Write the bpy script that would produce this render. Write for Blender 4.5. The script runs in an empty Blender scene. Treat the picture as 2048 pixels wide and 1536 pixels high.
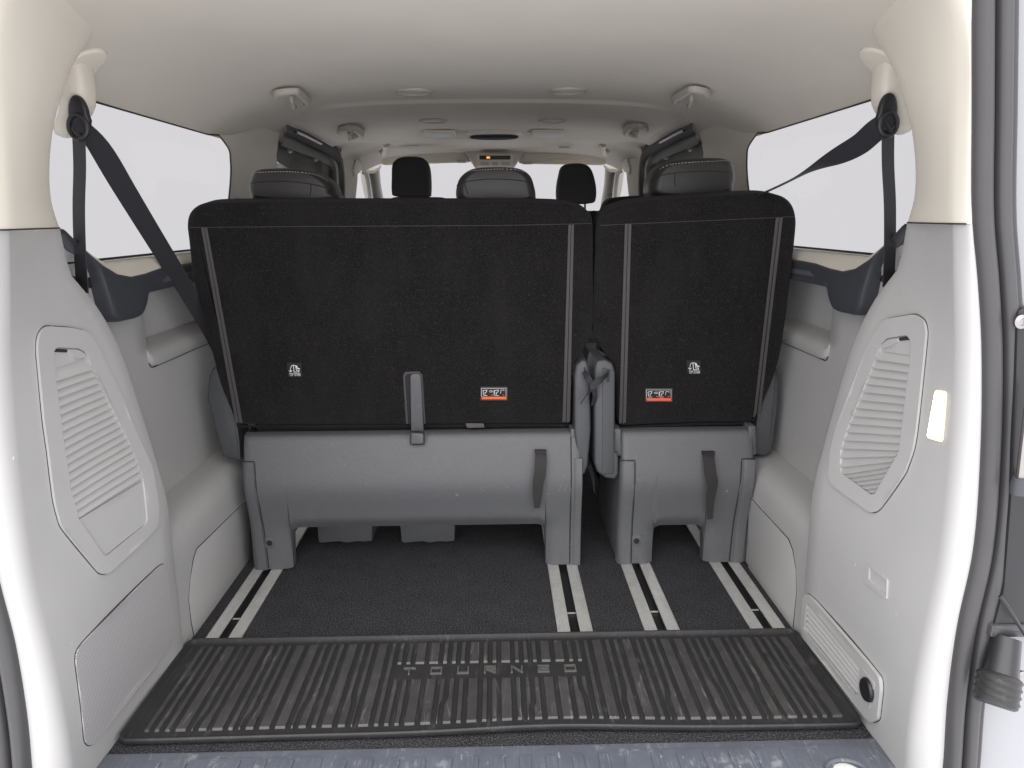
import bpy, bmesh, math, random
from mathutils import Vector, Matrix
from mathutils.bvhtree import BVHTree
from mathutils.geometry import delaunay_2d_cdt
random.seed(7)
sc = bpy.context.scene
COL = sc.collection
R = math.radians
# ------------------------------------------------------------------ camera
FPX = 1480.0
PITCH = math.atan(333 / FPX); YAW = math.atan(31 / FPX); ROLL = R(0.35)
CAM = Vector((0.012, 0.0, 1.0))
FW = Vector((math.sin(YAW) * math.cos(PITCH), math.cos(YAW) * math.cos(PITCH), -math.sin(PITCH)))
RT0 = Vector((math.cos(YAW), -math.sin(YAW), 0)); UP0 = RT0.cross(FW)
RT = RT0 * math.cos(ROLL) - UP0 * math.sin(ROLL); UP = UP0 * math.cos(ROLL) + RT0 * math.sin(ROLL)
cd = bpy.data.cameras.new('camera'); cam = bpy.data.objects.new('camera', cd); COL.objects.link(cam)
cd.sensor_width = 36; cd.lens = FPX / 2048 * 36; cd.clip_start = 0.02; cd.clip_end = 200
cam.matrix_world = Matrix(((RT.x, UP.x, -FW.x, CAM.x), (RT.y, UP.y, -FW.y, CAM.y), (RT.z, UP.z, -FW.z, CAM.z), (0, 0, 0, 1)))
sc.camera = cam
# ------------------------------------------------------------------ light: even overcast daylight, brightest behind the open tailgate
world = bpy.data.worlds.new('World'); sc.world = world; world.use_nodes = True
bg = world.node_tree.nodes['Background']
bg.inputs[0].default_value = (0.975, 0.965, 1.0, 1); bg.inputs[1].default_value = 2.3
sl = bpy.data.lights.new('sun', 'SUN'); sl.energy = 2.7; sl.angle = R(70); sl.color = (1.0, 0.985, 0.96)
sun = bpy.data.objects.new('sun', sl); COL.objects.link(sun)
sun.rotation_euler = Vector((0.10, 0.63, -0.77)).to_track_quat('-Z', 'Y').to_euler()
vs = sc.view_settings; vs.view_transform = 'Standard'; vs.look = 'None'; vs.exposure = 0.0; vs.gamma = 1
try: vs.use_curve_mapping = False
except Exception: pass
sc.cycles.max_bounces = 10; sc.cycles.diffuse_bounces = 6; sc.cycles.transparent_max_bounces = 12
# ------------------------------------------------------------------ pixel -> ray helpers (points get their own real depth)
def ray(u, v): return FW + RT * ((u - 1024) / FPX) + UP * ((768 - v) / FPX)
def at(u, v, ax, val):
    d = ray(u, v); return CAM + d * ((val - CAM[ax]) / d[ax])
def aty(u, v, y): return at(u, v, 1, y)
def atx(u, v, x): return at(u, v, 0, x)
def atz(u, v, z): return at(u, v, 2, z)
def atplane(u, v, o, n):
    d = ray(u, v); return CAM + d * ((o - CAM).dot(n) / d.dot(n))
# ------------------------------------------------------------------ materials
MATS = {}
def mat(name, col, rough=0.5, metal=0.0, bump=None, var=None, scuff=None, spec=0.5, sheen=0.0, coat=0.0, emit=None, lines=None):
    m = bpy.data.materials.new(name); m.use_nodes = True; nt = m.node_tree; N = nt.nodes; L = nt.links
    b = N['Principled BSDF']
    b.inputs['Base Color'].default_value = (*col, 1); b.inputs['Roughness'].default_value = rough
    b.inputs['Metallic'].default_value = metal; b.inputs['Specular IOR Level'].default_value = spec
    if sheen:
        b.inputs['Sheen Weight'].default_value = sheen; b.inputs['Sheen Roughness'].default_value = 0.5
    if coat: b.inputs['Coat Weight'].default_value = coat
    if emit:
        b.inputs['Emission Color'].default_value = (*emit[0], 1); b.inputs['Emission Strength'].default_value = emit[1]
    tc = N.new('ShaderNodeTexCoord')
    def noise(scale, det=4, sc3=None, rough_=0.6):
        n = N.new('ShaderNodeTexNoise'); n.inputs['Scale'].default_value = scale; n.inputs['Detail'].default_value = det
        n.inputs['Roughness'].default_value = rough_
        src = tc.outputs['Object']
        if sc3:
            mp = N.new('ShaderNodeMapping'); mp.inputs['Scale'].default_value = sc3[:3]
            if len(sc3) > 3: mp.inputs['Rotation'].default_value = (0, 0, sc3[3])
            L.new(src, mp.inputs['Vector']); src = mp.outputs[0]
        L.new(src, n.inputs['Vector']); return n
    cur = None
    if var:
        n = noise(var[0], 5); r = N.new('ShaderNodeValToRGB'); a = var[1]
        r.color_ramp.elements[0].position = 0.3; r.color_ramp.elements[1].position = 0.7
        r.color_ramp.elements[0].color = (*[c * (1 - a) for c in col], 1); r.color_ramp.elements[1].color = (*[min(1, c * (1 + a)) for c in col], 1)
        L.new(n.outputs['Fac'], r.inputs['Fac']); cur = r.outputs['Color']
    for s in (scuff or []):
        # (scale, stretch, lo, hi, colour, amount)
        n = noise(s[0], 3, s[1]); r = N.new('ShaderNodeMapRange'); r.inputs['From Min'].default_value = s[2]; r.inputs['From Max'].default_value = s[3]
        r.inputs['To Max'].default_value = s[5]; L.new(n.outputs['Fac'], r.inputs['Value'])
        mx = N.new('ShaderNodeMix'); mx.data_type = 'RGBA'
        L.new(r.outputs[0], mx.inputs['Factor'])
        if cur: L.new(cur, mx.inputs['A'])
        else: mx.inputs['A'].default_value = (*col, 1)
        mx.inputs['B'].default_value = (*s[4], 1); cur = mx.outputs['Result']
    for q in (lines or []):
        # (scale, stretch, half width, colour, amount): thin scratches where the noise crosses a level
        n = noise(q[0], 1.5, q[1]); a_ = N.new('ShaderNodeMath'); a_.operation = 'SUBTRACT'; a_.inputs[1].default_value = 0.5; L.new(n.outputs['Fac'], a_.inputs[0])
        c_ = N.new('ShaderNodeMath'); c_.operation = 'ABSOLUTE'; L.new(a_.outputs[0], c_.inputs[0])
        r = N.new('ShaderNodeMapRange'); r.inputs['From Min'].default_value = 0.0; r.inputs['From Max'].default_value = q[2]; r.inputs['To Min'].default_value = q[4]; r.inputs['To Max'].default_value = 0.0
        L.new(c_.outputs[0], r.inputs['Value'])
        mk = noise(q[0]*0.7 + 3, 2); mr = N.new('ShaderNodeMapRange'); mr.inputs['From Min'].default_value = 0.48; mr.inputs['From Max'].default_value = 0.62; L.new(mk.outputs['Fac'], mr.inputs['Value'])
        ml = N.new('ShaderNodeMath'); ml.operation = 'MULTIPLY'; L.new(r.outputs[0], ml.inputs[0]); L.new(mr.outputs[0], ml.inputs[1])
        mx = N.new('ShaderNodeMix'); mx.data_type = 'RGBA'; L.new(ml.outputs[0], mx.inputs['Factor'])
        if cur: L.new(cur, mx.inputs['A'])
        else: mx.inputs['A'].default_value = (*col, 1)
        mx.inputs['B'].default_value = (*q[3], 1); cur = mx.outputs['Result']
    if cur: L.new(cur, b.inputs['Base Color'])
    if bump:
        n = noise(bump[0], bump[2] if len(bump) > 2 else 2); bp = N.new('ShaderNodeBump'); bp.inputs['Strength'].default_value = bump[1]
        bp.inputs['Distance'].default_value = 0.002
        L.new(n.outputs['Fac'], bp.inputs['Height']); L.new(bp.outputs[0], b.inputs['Normal'])
    MATS[name] = m; return m
WHT = (0.75, 0.74, 0.70)
mat('beige', (0.655, 0.615, 0.535), 0.5, bump=(500, 0.06), var=(3, 0.02))
mat('headliner', (0.55, 0.512, 0.455), 0.95, bump=(900, 0.10), var=(5, 0.03), spec=0.2, sheen=0.1)
mat('grey_trim', (0.425, 0.422, 0.414), 0.47, lines=[(12, (1, 1, 0.5), 0.003, (0.6, 0.59, 0.57), 0.22)], bump=(700, 0.10), var=(4, 0.03),
    scuff=[(60, (1, 1, 0.7), 0.735, 0.76, WHT, 0.8), (90, (1, 1, 0.3), 0.73, 0.77, WHT, 0.5)])
mat('grey_cover', (0.425, 0.422, 0.414), 0.5, bump=(700, 0.08), var=(6, 0.03))
mat('seam_dark', (0.02, 0.02, 0.022), 0.8)
mat('charcoal', (0.048, 0.051, 0.060), 0.5, bump=(700, 0.08), var=(5, 0.06))
mat('seat_plastic', (0.096, 0.0985, 0.104), 0.42, lines=[(15, (0.35, 1, 1.2), 0.004, (0.4, 0.4, 0.4), 0.16)], bump=(480, 0.5), var=(330, 0.16),
    scuff=[(38, (1, 1, 1), 0.74, 0.77, (0.5, 0.5, 0.5), 0.5), (45, (0.35, 1, 1.6), 0.73, 0.77, (0.45, 0.45, 0.46), 0.5)])
mat('seat_carpet', (0.0095, 0.0090, 0.0092), 1.0, bump=(900, 0.9, 4), var=(9, 0.18), spec=0.1, sheen=0.05,
    scuff=[(420, (1, 1, 1), 0.52, 0.78, (0.085, 0.078, 0.078), 0.6), (7, (1, 1, 0.35), 0.45, 0.85, (0.026, 0.025, 0.0255), 0.6), (300, (1, 1, 1), 0.77, 0.79, (0.5, 0.5, 0.5), 0.5)])
mat('floor_carpet', (0.022, 0.0215, 0.024), 1.0, bump=(800, 1.0, 4), var=(14, 0.25), spec=0.1,
    scuff=[(300, (1, 1, 1), 0.47, 0.72, (0.17, 0.165, 0.175), 0.75), (220, (1, 1, 1), 0.76, 0.79, (0.5, 0.5, 0.48), 0.6)])
mat('aluminium', (0.60, 0.598, 0.565), 0.40, metal=0.5, bump=(300, 0.05), var=(30, 0.10),
    scuff=[(60, (1, 0.3, 1), 0.66, 0.75, (0.9, 0.9, 0.88), 0.6)])
mat('channel_black', (0.006, 0.006, 0.008), 0.5)
SCR = lambda c, k: [(26, (1, 0.07, 1, 0.5), 0.010, c, k), (30, (1, 0.06, 1, -0.7), 0.010, c, k), (24, (1, 0.05, 1, 1.35), 0.009, c, k), (34, (1, 0.08, 1, 0.05), 0.009, c, k)]
mat('rubber', (0.022, 0.0215, 0.022), 0.5, bump=(250, 0.15, 3), var=(12, 0.15), spec=0.45, lines=SCR((0.12, 0.115, 0.11), 0.35),
    scuff=[(240, (1, 1, 1), 0.755, 0.77, (0.5, 0.5, 0.48), 0.6)])
mat('rubber_rib', (0.044, 0.0425, 0.042), 0.42, bump=(250, 0.15, 3), var=(30, 0.2), spec=0.5, lines=SCR((0.22, 0.21, 0.20), 0.38),
    scuff=[(9, (1, 1, 1), 0.5, 0.8, (0.085, 0.082, 0.08), 0.45), (20, (1, 1, 1), 0.68, 0.71, (0.018, 0.018, 0.018), 0.75), (240, (1, 1, 1), 0.75, 0.765, (0.5, 0.5, 0.48), 0.7)])
mat('rubber_letter', (0.085, 0.083, 0.08), 0.35, spec=0.6)
mat('sill_plastic', (0.105, 0.115, 0.138), 0.36, lines=SCR((0.4, 0.4, 0.4), 0.3), bump=(420, 0.30), var=(10, 0.15),
    scuff=[(24, (1, 1, 1), 0.60, 0.72, (0.36, 0.36, 0.37), 0.5), (70, (1, 0.5, 1), 0.66, 0.74, (0.45, 0.44, 0.42), 0.5)])
mat('leather', (0.020, 0.0185, 0.018), 0.36, bump=(420, 0.25, 4), var=(10, 0.08))
mat('front_fabric', (0.012, 0.013, 0.014), 0.8, bump=(400, 0.2))
mat('belt', (0.028, 0.028, 0.033), 0.65, bump=(500, 0.3), spec=0.35)
mat('strap_web', (0.026, 0.0245, 0.0235), 0.75, bump=(500, 0.5))
mat('hinge_plastic', (0.062, 0.065, 0.070), 0.42, bump=(480, 0.5), var=(330, 0.14))
mat('bracket_plastic', (0.40, 0.37, 0.33), 0.5)
mat('door_trim', (0.17, 0.17, 0.16), 0.55, bump=(500, 0.1))
mat('tape', (0.058, 0.053, 0.053), 0.7, bump=(600, 0.4))
mat('web_tab', (0.09, 0.08, 0.076), 0.9, bump=(600, 0.4))
mat('seal', (0.050, 0.0485, 0.050), 0.42, bump=(60, 0.05), var=(8, 0.08))
mat('paint', (0.27, 0.275, 0.29), 0.25, coat=0.5)
mat('black_plastic', (0.015, 0.015, 0.017), 0.35)
mat('steel', (0.36, 0.34, 0.33), 0.35, metal=1.0)
mat('thread', (0.6, 0.58, 0.56), 0.8)
mat('label_black', (0.012, 0.012, 0.012), 0.8)
mat('label_white', (0.72, 0.72, 0.72), 0.8)
mat('label_orange', (0.75, 0.12, 0.03), 0.7)
mat('lens', (0.72, 0.72, 0.68), 0.35)
mat('lamp_glow', (1, 0.9, 0.75), 0.4, emit=((1.0, 0.80, 0.55), 9.0))
mat('lamp_fringe_glow', (1, 0.8, 0.5), 0.4, emit=((1.0, 0.62, 0.30), 1.1))  # warm fringe of light around the lens, painted as emission
mat('amber', (0.6, 0.2, 0.02), 0.4, emit=((1.0, 0.45, 0.05), 1.2))
mat('visor_paper', (0.70, 0.66, 0.50), 0.8)
# tinted glass
g = bpy.data.materials.new('tinted_glass'); g.use_nodes = True; nt = g.node_tree; nt.nodes.clear()
o_ = nt.nodes.new('ShaderNodeOutputMaterial'); t_ = nt.nodes.new('ShaderNodeBsdfTransparent'); gl = nt.nodes.new('ShaderNodeBsdfGlossy'); mx_ = nt.nodes.new('ShaderNodeMixShader')
t_.inputs[0].default_value = (0.308, 0.306, 0.305, 1); gl.inputs['Roughness'].default_value = 0.02; mx_.inputs[0].default_value = 0.03
nt.links.new(t_.outputs[0], mx_.inputs[1]); nt.links.new(gl.outputs[0], mx_.inputs[2]); nt.links.new(mx_.outputs[0], o_.inputs[0]); MATS['glass'] = g
# perforated speaker mesh: fine dots, relief shading put in as two tones of colour
def grille_mat():
    m = mat('speaker_mesh', (0.40, 0.395, 0.395), 0.5); nt = m.node_tree; N = nt.nodes; L = nt.links; b = N['Principled BSDF']
    tc = N.new('ShaderNodeTexCoord'); sx = N.new('ShaderNodeSeparateXYZ'); cx_ = N.new('ShaderNodeCombineXYZ'); L.new(tc.outputs['Object'], sx.inputs[0])
    L.new(sx.outputs['Y'], cx_.inputs['X']); L.new(sx.outputs['Z'], cx_.inputs['Y'])
    vo = N.new('ShaderNodeTexVoronoi'); vo.voronoi_dimensions = '2D'; vo.inputs['Scale'].default_value = 230; vo.inputs['Randomness'].default_value = 0.05
    L.new(cx_.outputs[0], vo.inputs['Vector'])
    r = N.new('ShaderNodeMapRange'); r.inputs['From Min'].default_value = 0.25; r.inputs['From Max'].default_value = 0.45
    L.new(vo.outputs['Distance'], r.inputs['Value'])
    mx = N.new('ShaderNodeMix'); mx.data_type = 'RGBA'; L.new(r.outputs[0], mx.inputs['Factor'])
    mx.inputs['A'].default_value = (0.22, 0.217, 0.222, 1); mx.inputs['B'].default_value = (0.47, 0.462, 0.46, 1); L.new(mx.outputs['Result'], b.inputs['Base Color'])
grille_mat()
# ------------------------------------------------------------------ mesh helpers
def smooth01(t):
    t = max(0.0, min(1.0, t)); return t * t * (3 - 2 * t)
def lerp(a, b, t): return a + (b - a) * t
def interp(tab, z):
    if z <= tab[0][0]: return tab[0][1]
    for (a, x), (b, y) in zip(tab, tab[1:]):
        if z <= b: return lerp(x, y, (z - a) / (b - a))
    return tab[-1][1]
def spline(tab, z):
    """smooth (monotone-ish Catmull-Rom) interpolation of a table"""
    n = len(tab)
    if z <= tab[0][0]: return tab[0][1]
    if z >= tab[-1][0]: return tab[-1][1]
    for i in range(n - 1):
        if z <= tab[i + 1][0]:
            x0, y0 = tab[i]; x1, y1 = tab[i + 1]
            def sl(k):
                a = tab[max(0, k - 1)]; b = tab[min(n - 1, k + 1)]; return (b[1] - a[1]) / (b[0] - a[0])
            h = x1 - x0; t = (z - x0) / h; m0 = sl(i) * h; m1 = sl(i + 1) * h
            return (2*t**3 - 3*t*t + 1)*y0 + (t**3 - 2*t*t + t)*m0 + (-2*t**3 + 3*t*t)*y1 + (t**3 - t*t)*m1
def catmull(pts, n=6, closed=False):
    pts = [Vector(p) for p in pts]; out = []; N_ = len(pts)
    rng = range(N_ if closed else N_ - 1)
    for i in rng:
        if closed: p0, p1, p2, p3 = pts[(i-1) % N_], pts[i], pts[(i+1) % N_], pts[(i+2) % N_]
        else: p0, p1, p2, p3 = pts[max(0, i-1)], pts[i], pts[i+1], pts[min(N_-1, i+2)]
        for k in range(n):
            t = k / n
            out.append(0.5 * ((2*p1) + (p2-p0)*t + (2*p0-5*p1+4*p2-p3)*t*t + (3*p1-p0-3*p2+p3)*t**3))
    if not closed: out.append(pts[-1])
    return out
class MB:
    def __init__(s): s.v = []; s.f = []
    def add(s, vs, fs):
        o = len(s.v); s.v += [Vector(p) for p in vs]; s.f += [tuple(i + o for i in f) for f in fs]; return s
    def grid(s, rows, closeu=False):
        n = len(rows[0]); vs = [p for r in rows for p in r]; fs = []
        for i in range(len(rows) - 1):
            for j in range(n if closeu else n - 1):
                k = (j + 1) % n; fs.append((i*n + j, i*n + k, (i+1)*n + k, (i+1)*n + j))
        return s.add(vs, fs)
    def box(s, c, size, M=None):
        x, y, z = [d / 2 for d in size]; vs = []
        for dx in (-x, x):
            for dy in (-y, y):
                for dz in (-z, z):
                    p = Vector((dx, dy, dz)); vs.append((M @ p if M else p) + Vector(c))
        return s.add(vs, [(0,1,3,2),(4,6,7,5),(0,4,5,1),(2,3,7,6),(0,2,6,4),(1,5,7,3)])
    def tube(s, pts, r, n=8, closed=False):
        pts = [Vector(p) for p in pts]; rows = []; N_ = len(pts); up = None
        for i, p in enumerate(pts):
            if closed: t = pts[(i+1) % N_] - pts[(i-1) % N_]
            else: t = pts[min(N_-1, i+1)] - pts[max(0, i-1)]
            t.normalize()
            if up is None: up = Vector((0,0,1)) if abs(t.z) < 0.9 else Vector((0,1,0))
            a = t.cross(up)
            if a.length < 1e-4: a = t.orthogonal()
            a.normalize(); b = a.cross(t).normalized(); up = b
            rr = r[i] if isinstance(r, (list, tuple)) else r
            rows.append([p + a*(rr*math.cos(2*math.pi*k/n)) + b*(rr*math.sin(2*math.pi*k/n)) for k in range(n)])
        if closed: rows.append(rows[0])
        s.grid(rows, True)
        if not closed:
            o = len(s.v); m = len(rows)*n
            s.f.append(tuple(o - m + k for k in range(n))[::-1]); s.f.append(tuple(o - n + k for k in range(n)))
        return s
    def strap(s, pts, wdirs, w, th=0.0014, closed=False):
        """flat webbing: pts centre line, wdirs unit width direction per point"""
        rows = []; N_ = len(pts)
        for i, p in enumerate(pts):
            p = Vector(p); t = (Vector(pts[min(N_-1, i+1)]) - Vector(pts[max(0, i-1)])).normalized()
            d = Vector(wdirs[i] if isinstance(wdirs, list) else wdirs).normalized(); d = (d - t*d.dot(t)).normalized()
            nn = t.cross(d).normalized(); ww = w[i] if isinstance(w, (list, tuple)) else w
            rows.append([p - d*ww/2 - nn*th/2, p - d*ww*0.25 - nn*th*0.8, p + d*ww*0.25 - nn*th*0.8, p + d*ww/2 - nn*th/2, p + d*ww/2 + nn*th/2, p - d*ww/2 + nn*th/2])
        s.grid(rows, True); o = len(s.v); m = len(rows)*6
        s.f.append(tuple(o - m + k for k in range(6))[::-1]); s.f.append(tuple(o - 6 + k for k in range(6)))
        return s
    def prism(s, outline, n, depth, bevel=0.0, segs=3, rear=None, radial=0.0):
        """slab: outline lies on the front plane, n points out of the front; rounded front edge"""
        n = Vector(n).normalized(); P = [Vector(p) for p in outline]; N_ = len(P)
        area = Vector((0,0,0))
        for i in range(N_): area += P[i].cross(P[(i+1) % N_])
        if area.dot(n) < 0: P.reverse()
        ins = []
        for i in range(N_):
            e1 = (P[i] - P[i-1]); e2 = (P[(i+1) % N_] - P[i])
            a = n.cross(e1).normalized() if e1.length > 1e-9 else Vector(); b = n.cross(e2).normalized() if e2.length > 1e-9 else Vector()
            m = a + b
            if m.length < 1e-6: m = a
            m.normalize(); c = max(0.5, m.dot(a) if a.length else 1); ins.append(m / c)
        if radial:
            cc = sum(P, Vector())/N_; ins = [(cc - p)*(radial/bevel) for p in P]
        rings = []
        if bevel > 0:
            for k in range(segs + 1):
                g_ = k / segs * math.pi / 2
                rings.append([P[i] + ins[i]*(bevel*(1 - math.sin(g_))) - n*(bevel*(1 - math.cos(g_))) for i in range(N_)])
        else: rings.append(P)
        rb = rear if rear is not None else 0
        if rb:
            for k in range(segs + 1):
                g_ = k / segs * math.pi / 2
                rings.append([P[i] + ins[i]*(rb*(1 - math.cos(g_))) - n*(depth - rb*(1 - math.sin(g_))) for i in range(N_)])
        else: rings.append([p - n*depth for p in P])
        s.grid(rings, True)
        o = len(s.v); m = len(rings)*N_
        s.f.append(tuple(o - m + k for k in range(N_))[::-1]); s.f.append(tuple(o - N_ + k for k in range(N_)))
        return s
    def lathe(s, prof, c, axis=(0,0,1), n=24):
        ax = Vector(axis).normalized(); a = ax.orthogonal().normalized(); b = ax.cross(a)
        rows = [[Vector(c) + ax*h + (a*math.cos(2*math.pi*k/n) + b*math.sin(2*math.pi*k/n))*r for k in range(n)] for r, h in prof]
        s.grid(rows, True); o = len(s.v); m = len(rows)*n
        s.f.append(tuple(o - m + k for k in range(n))[::-1]); s.f.append(tuple(o - n + k for k in range(n)))
        return s
    def bvh(s): return BVHTree.FromPolygons(s.v, s.f)
    def mirror(s):
        m = MB(); m.v = [Vector((-p.x, p.y, p.z)) for p in s.v]; m.f = [tuple(reversed(f)) for f in s.f]; return m
    def build(s, name, material, parent=None, ang=35, fix=True):
        me = bpy.data.meshes.new(name)
        off = parent_loc(parent)
        me.from_pydata([p - off for p in s.v], [], s.f); me.validate()
        bm = bmesh.new(); bm.from_mesh(me); bmesh.ops.remove_doubles(bm, verts=bm.verts, dist=1e-6)
        if fix: bmesh.ops.recalc_face_normals(bm, faces=bm.faces)
        lim = math.radians(ang)
        for f in bm.faces: f.smooth = True
        for e in bm.edges:
            if len(e.link_faces) == 2 and e.calc_face_angle(0) > lim: e.smooth = False
        bm.to_mesh(me); bm.free()
        o = bpy.data.objects.new(name, me); COL.objects.link(o)
        me.materials.append(MATS[material])
        if parent: o.parent = parent
        return o
LOCS = {}
def parent_loc(p):
    off = Vector((0,0,0))
    while p is not None: off += p.location; p = p.parent
    return off
def thing(name, label, cat, loc, group=None):
    o = bpy.data.objects.new(name, None); COL.objects.link(o); o.location = Vector(loc); o.empty_display_size = 0.05
    o['label'] = label; o['category'] = cat
    if group: o['group'] = group
    return o
def tag(o, label, cat, group=None):
    o['label'] = label; o['category'] = cat
    if group: o['group'] = group
    return o
def struct(o): o['kind'] = 'structure'; return o
def rounded(pts, r, n=4):
    """round the corners of a closed 3-D polygon"""
    P = [Vector(p) for p in pts]; N_ = len(P); out = []
    for i in range(N_):
        a, b, c = P[i-1], P[i], P[(i+1) % N_]
        rr = r[i] if isinstance(r, (list, tuple)) else r
        d1 = min(rr, (a-b).length*0.48); d2 = min(rr, (c-b).length*0.48)
        s_ = b + (a-b).normalized()*d1; e = b + (c-b).normalized()*d2
        for k in range(n + 1):
            t = k / n; out.append(s_*(1-t)**2 + b*(2*t*(1-t)) + e*t*t)
    return out
def inpoly(x, y, poly):
    c = False; j = len(poly) - 1
    for i in range(len(poly)):
        xi, yi = poly[i]; xj, yj = poly[j]
        if (yi > y) != (yj > y) and x < (xj - xi)*(y - yi)/(yj - yi) + xi: c = not c
        j = i
    return c
# ================================================================== SETTING
# ---- floor carpet with slots for the rails
RAILS = [-0.6625, 0.199, 0.4145, 0.678]; RW = 0.087; SW = 0.0235
edges = [-0.86] + [e for r in RAILS for e in (r - SW/2, r + SW/2)] + [0.86]
fb = MB()
for i in range(0, len(edges), 2):
    x0, x1 = edges[i], edges[i+1]
    fb.box(((x0 + x1)/2, 3.385, -0.02), (x1 - x0, 3.57, 0.04))
fb.box((0, 3.2, -0.06), (1.72, 3.94, 0.02)); fb.box((0, 1.415, -0.02), (1.72, 0.368, 0.04))
floor = struct(fb.build('floor', 'floor_carpet'))
# ---- roof section
SEC = [(0, 1.378), (0.2, 1.377), (0.38, 1.372), (0.50, 1.364), (0.60, 1.350), (0.68, 1.327), (0.74, 1.299), (0.78, 1.268), (0.805, 1.235)]
def sdbox(x, y, hx, y0, y1, r):
    cy = (y0 + y1)/2; hy = (y1 - y0)/2
    qx = abs(x) - hx + r; qy = abs(y - cy) - hy + r
    return math.hypot(max(qx, 0), max(qy, 0)) + min(max(qx, qy), 0) - r
def roofz(x, y):
    ax = abs(x); z = spline(SEC, min(ax, 0.805))
    # lowered centre panel with rounded corners
    d = sdbox(x, y, 0.66, 2.56, 3.44, 0.16)
    z -= 0.012 * smooth01((0.008 - d) / 0.018)
    # cross beam that dips towards its front edge
    z -= 0.030 * smooth01((y - 2.92) / 0.55) * (1 - smooth01((y - 3.42) / 0.045)) * (1 - 0.6*smooth01((ax - 0.45) / 0.25))
    z -= 0.035 * smooth01((y - 4.2) / 0.35)
    # rear edge bends up towards the tailgate header, then slightly waves
    z += 0.006 * smooth01((1.75 - y) / 0.35)
    return z
xs = [i*0.025 for i in range(0, 25)] + [0.61 + i*0.0195 for i in range(0, 11)]
xs = sorted(set([-x for x in xs] + xs))
ys = [1.10 + i*0.05 for i in range(28)] + [2.50 + i*0.008 for i in range(17)] + [2.65 + i*0.04 for i in range(19)] + [3.40 + i*0.008 for i in range(12)] + [3.52 + i*0.06 for i in range(17)]
def xlim(y): return 0.805 - 0.105*smooth01((y - 2.74)/0.10) + 0.05*smooth01((y - 3.62)/0.2)
def rp(x, y):
    x = math.copysign(min(abs(x), xlim(y)), x); return Vector((x, y, roofz(x, y)))
rb = MB(); rb.grid([[rp(x, y) for x in xs] for y in ys])
ROOF = rb.bvh()
rb.grid([[Vector((x, y, roofz(x, y) + 0.05)) for x in (-0.84, -0.6, 0, 0.6, 0.84)] for y in (1.10, 2.0, 3.0, 4.0, 4.5)])
ceiling = struct(rb.build('ceiling', 'headliner', fix=False))
def roofhit(u, v, off=0.0):
    h = ROOF.ray_cast(CAM, ray(u, v)); return h[0] + h[1].normalized()*(off if h[1].dot(ray(u, v)) < 0 else -off)
# ---- side walls
RX = [(-0.1, 0.788), (0.055, 0.785), (0.19, 0.776), (0.33, 0.775), (0.47, 0.784), (0.64, 0.773), (0.80, 0.753), (0.90, 0.734), (1.0, 0.712), (1.15, 0.692), (1.30, 0.672)]
KX = [(-0.1, 0.741), (0.0, 0.741), (0.13, 0.737), (0.285, 0.742), (0.43, 0.752), (0.61, 0.749), (0.784, 0.736), (0.90, 0.719), (1.0, 0.706), (1.15, 0.690), (1.24, 0.678), (1.31, 0.657)]
GX = [(-0.1, 0.733), (0.0, 0.733), (0.22, 0.727), (0.39, 0.722), (0.51, 0.733), (0.62, 0.743), (0.74, 0.752), (0.82, 0.760), (0.90, 0.763), (1.0, 0.757)]
GY = [(-0.1, 1.585), (0.0, 1.585), (0.22, 1.575), (0.39, 1.565), (0.51, 1.553), (0.62, 1.535), (0.74, 1.505), (0.82, 1.465), (0.86, 1.43), (0.90, 1.385), (0.96, 1.365), (1.0, 1.355)]
YK, YR = 1.135, 1.10
ZS = 0.987
def wallx(z):
    """upper wall behind the D-panel"""
    return interp([(-0.1, 0.85), (0.55, 0.852), (0.80, 0.850), (0.92, 0.838), (1.245, 0.805)], z)
def rimcols(rx, rz, kx, kz):
    out = []
    for k in range(7):
        a = (1 - k/6)*math.pi/2
        out.append(Vector((kx + (rx - kx)*(1 - math.cos(a)), YK - (YK - YR)*math.sin(a), lerp(rz, kz, k/6))))
    return out
WCAP = [(1.36, 0.99), (1.40, 0.975), (1.44, 0.96), (1.50, 0.945), (1.55, 0.92), (1.60, 0.895), (1.66, 0.87), (2.9, 0.87)]
def panel_row(z):
    rx = spline(RX, z); kx = spline(KX, z); gx = spline(GX, z); gy = spline(GY, z)
    pts = [Vector((rx + 0.03, 1.112, z))] + rimcols(rx, z, kx, z)
    for k in (0.12, 0.4, 1, 2, 3, 4, 5, 6, 7, 8, 9, 10):
        t = k / 11; pts.append(Vector((lerp(kx, gx, t) + 0.006*math.sin(math.pi*t), lerp(YK, gy - 0.012, t), z)))
    d = wallx(z); deep = 1 - 0.75*smooth01((z - 0.78)/0.14)
    y2 = gy + lerp(0.03, 0.085, deep)
    # rounded ridge then facet to the wall
    pts.append(Vector((gx + 0.0005, gy - 0.005, z))); pts.append(Vector((gx + 0.003, gy + 0.002, z))); pts.append(Vector((gx + 0.009, gy + 0.008, z)))
    for k in range(1, 5):
        t = k/4; yy_ = lerp(gy + 0.008, y2, t); pts.append(Vector((lerp(gx + 0.009, d, smooth01(t)*0.6 + t*0.4), yy_, min(z, interp(WCAP, yy_)))))
    pk_ = 0.05*smooth01((z - 0.668)/0.03)*(1 - smooth01((z - 0.86)/0.03))
    for y, q in ((1.70, 0), (1.76, 0), (1.82, 0), (1.835, 0.25), (1.85, 0.6), (1.875, 0.9), (1.91, 1.0), (2.0, 1), (2.1, 1), (2.2, 1), (2.6, 1), (3.2, 1)):
        pts.append(Vector((d + pk_*q, max(y, y2 + 0.01*(y - 1)), min(z, interp(WCAP, max(y, y2))))))
    return pts
zz = sorted([-0.06, -0.02] + [i*0.03 for i in range(0, 33)] + [ZS, 0.665, 0.672, 0.678, 0.684, 0.696, 0.705])
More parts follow.
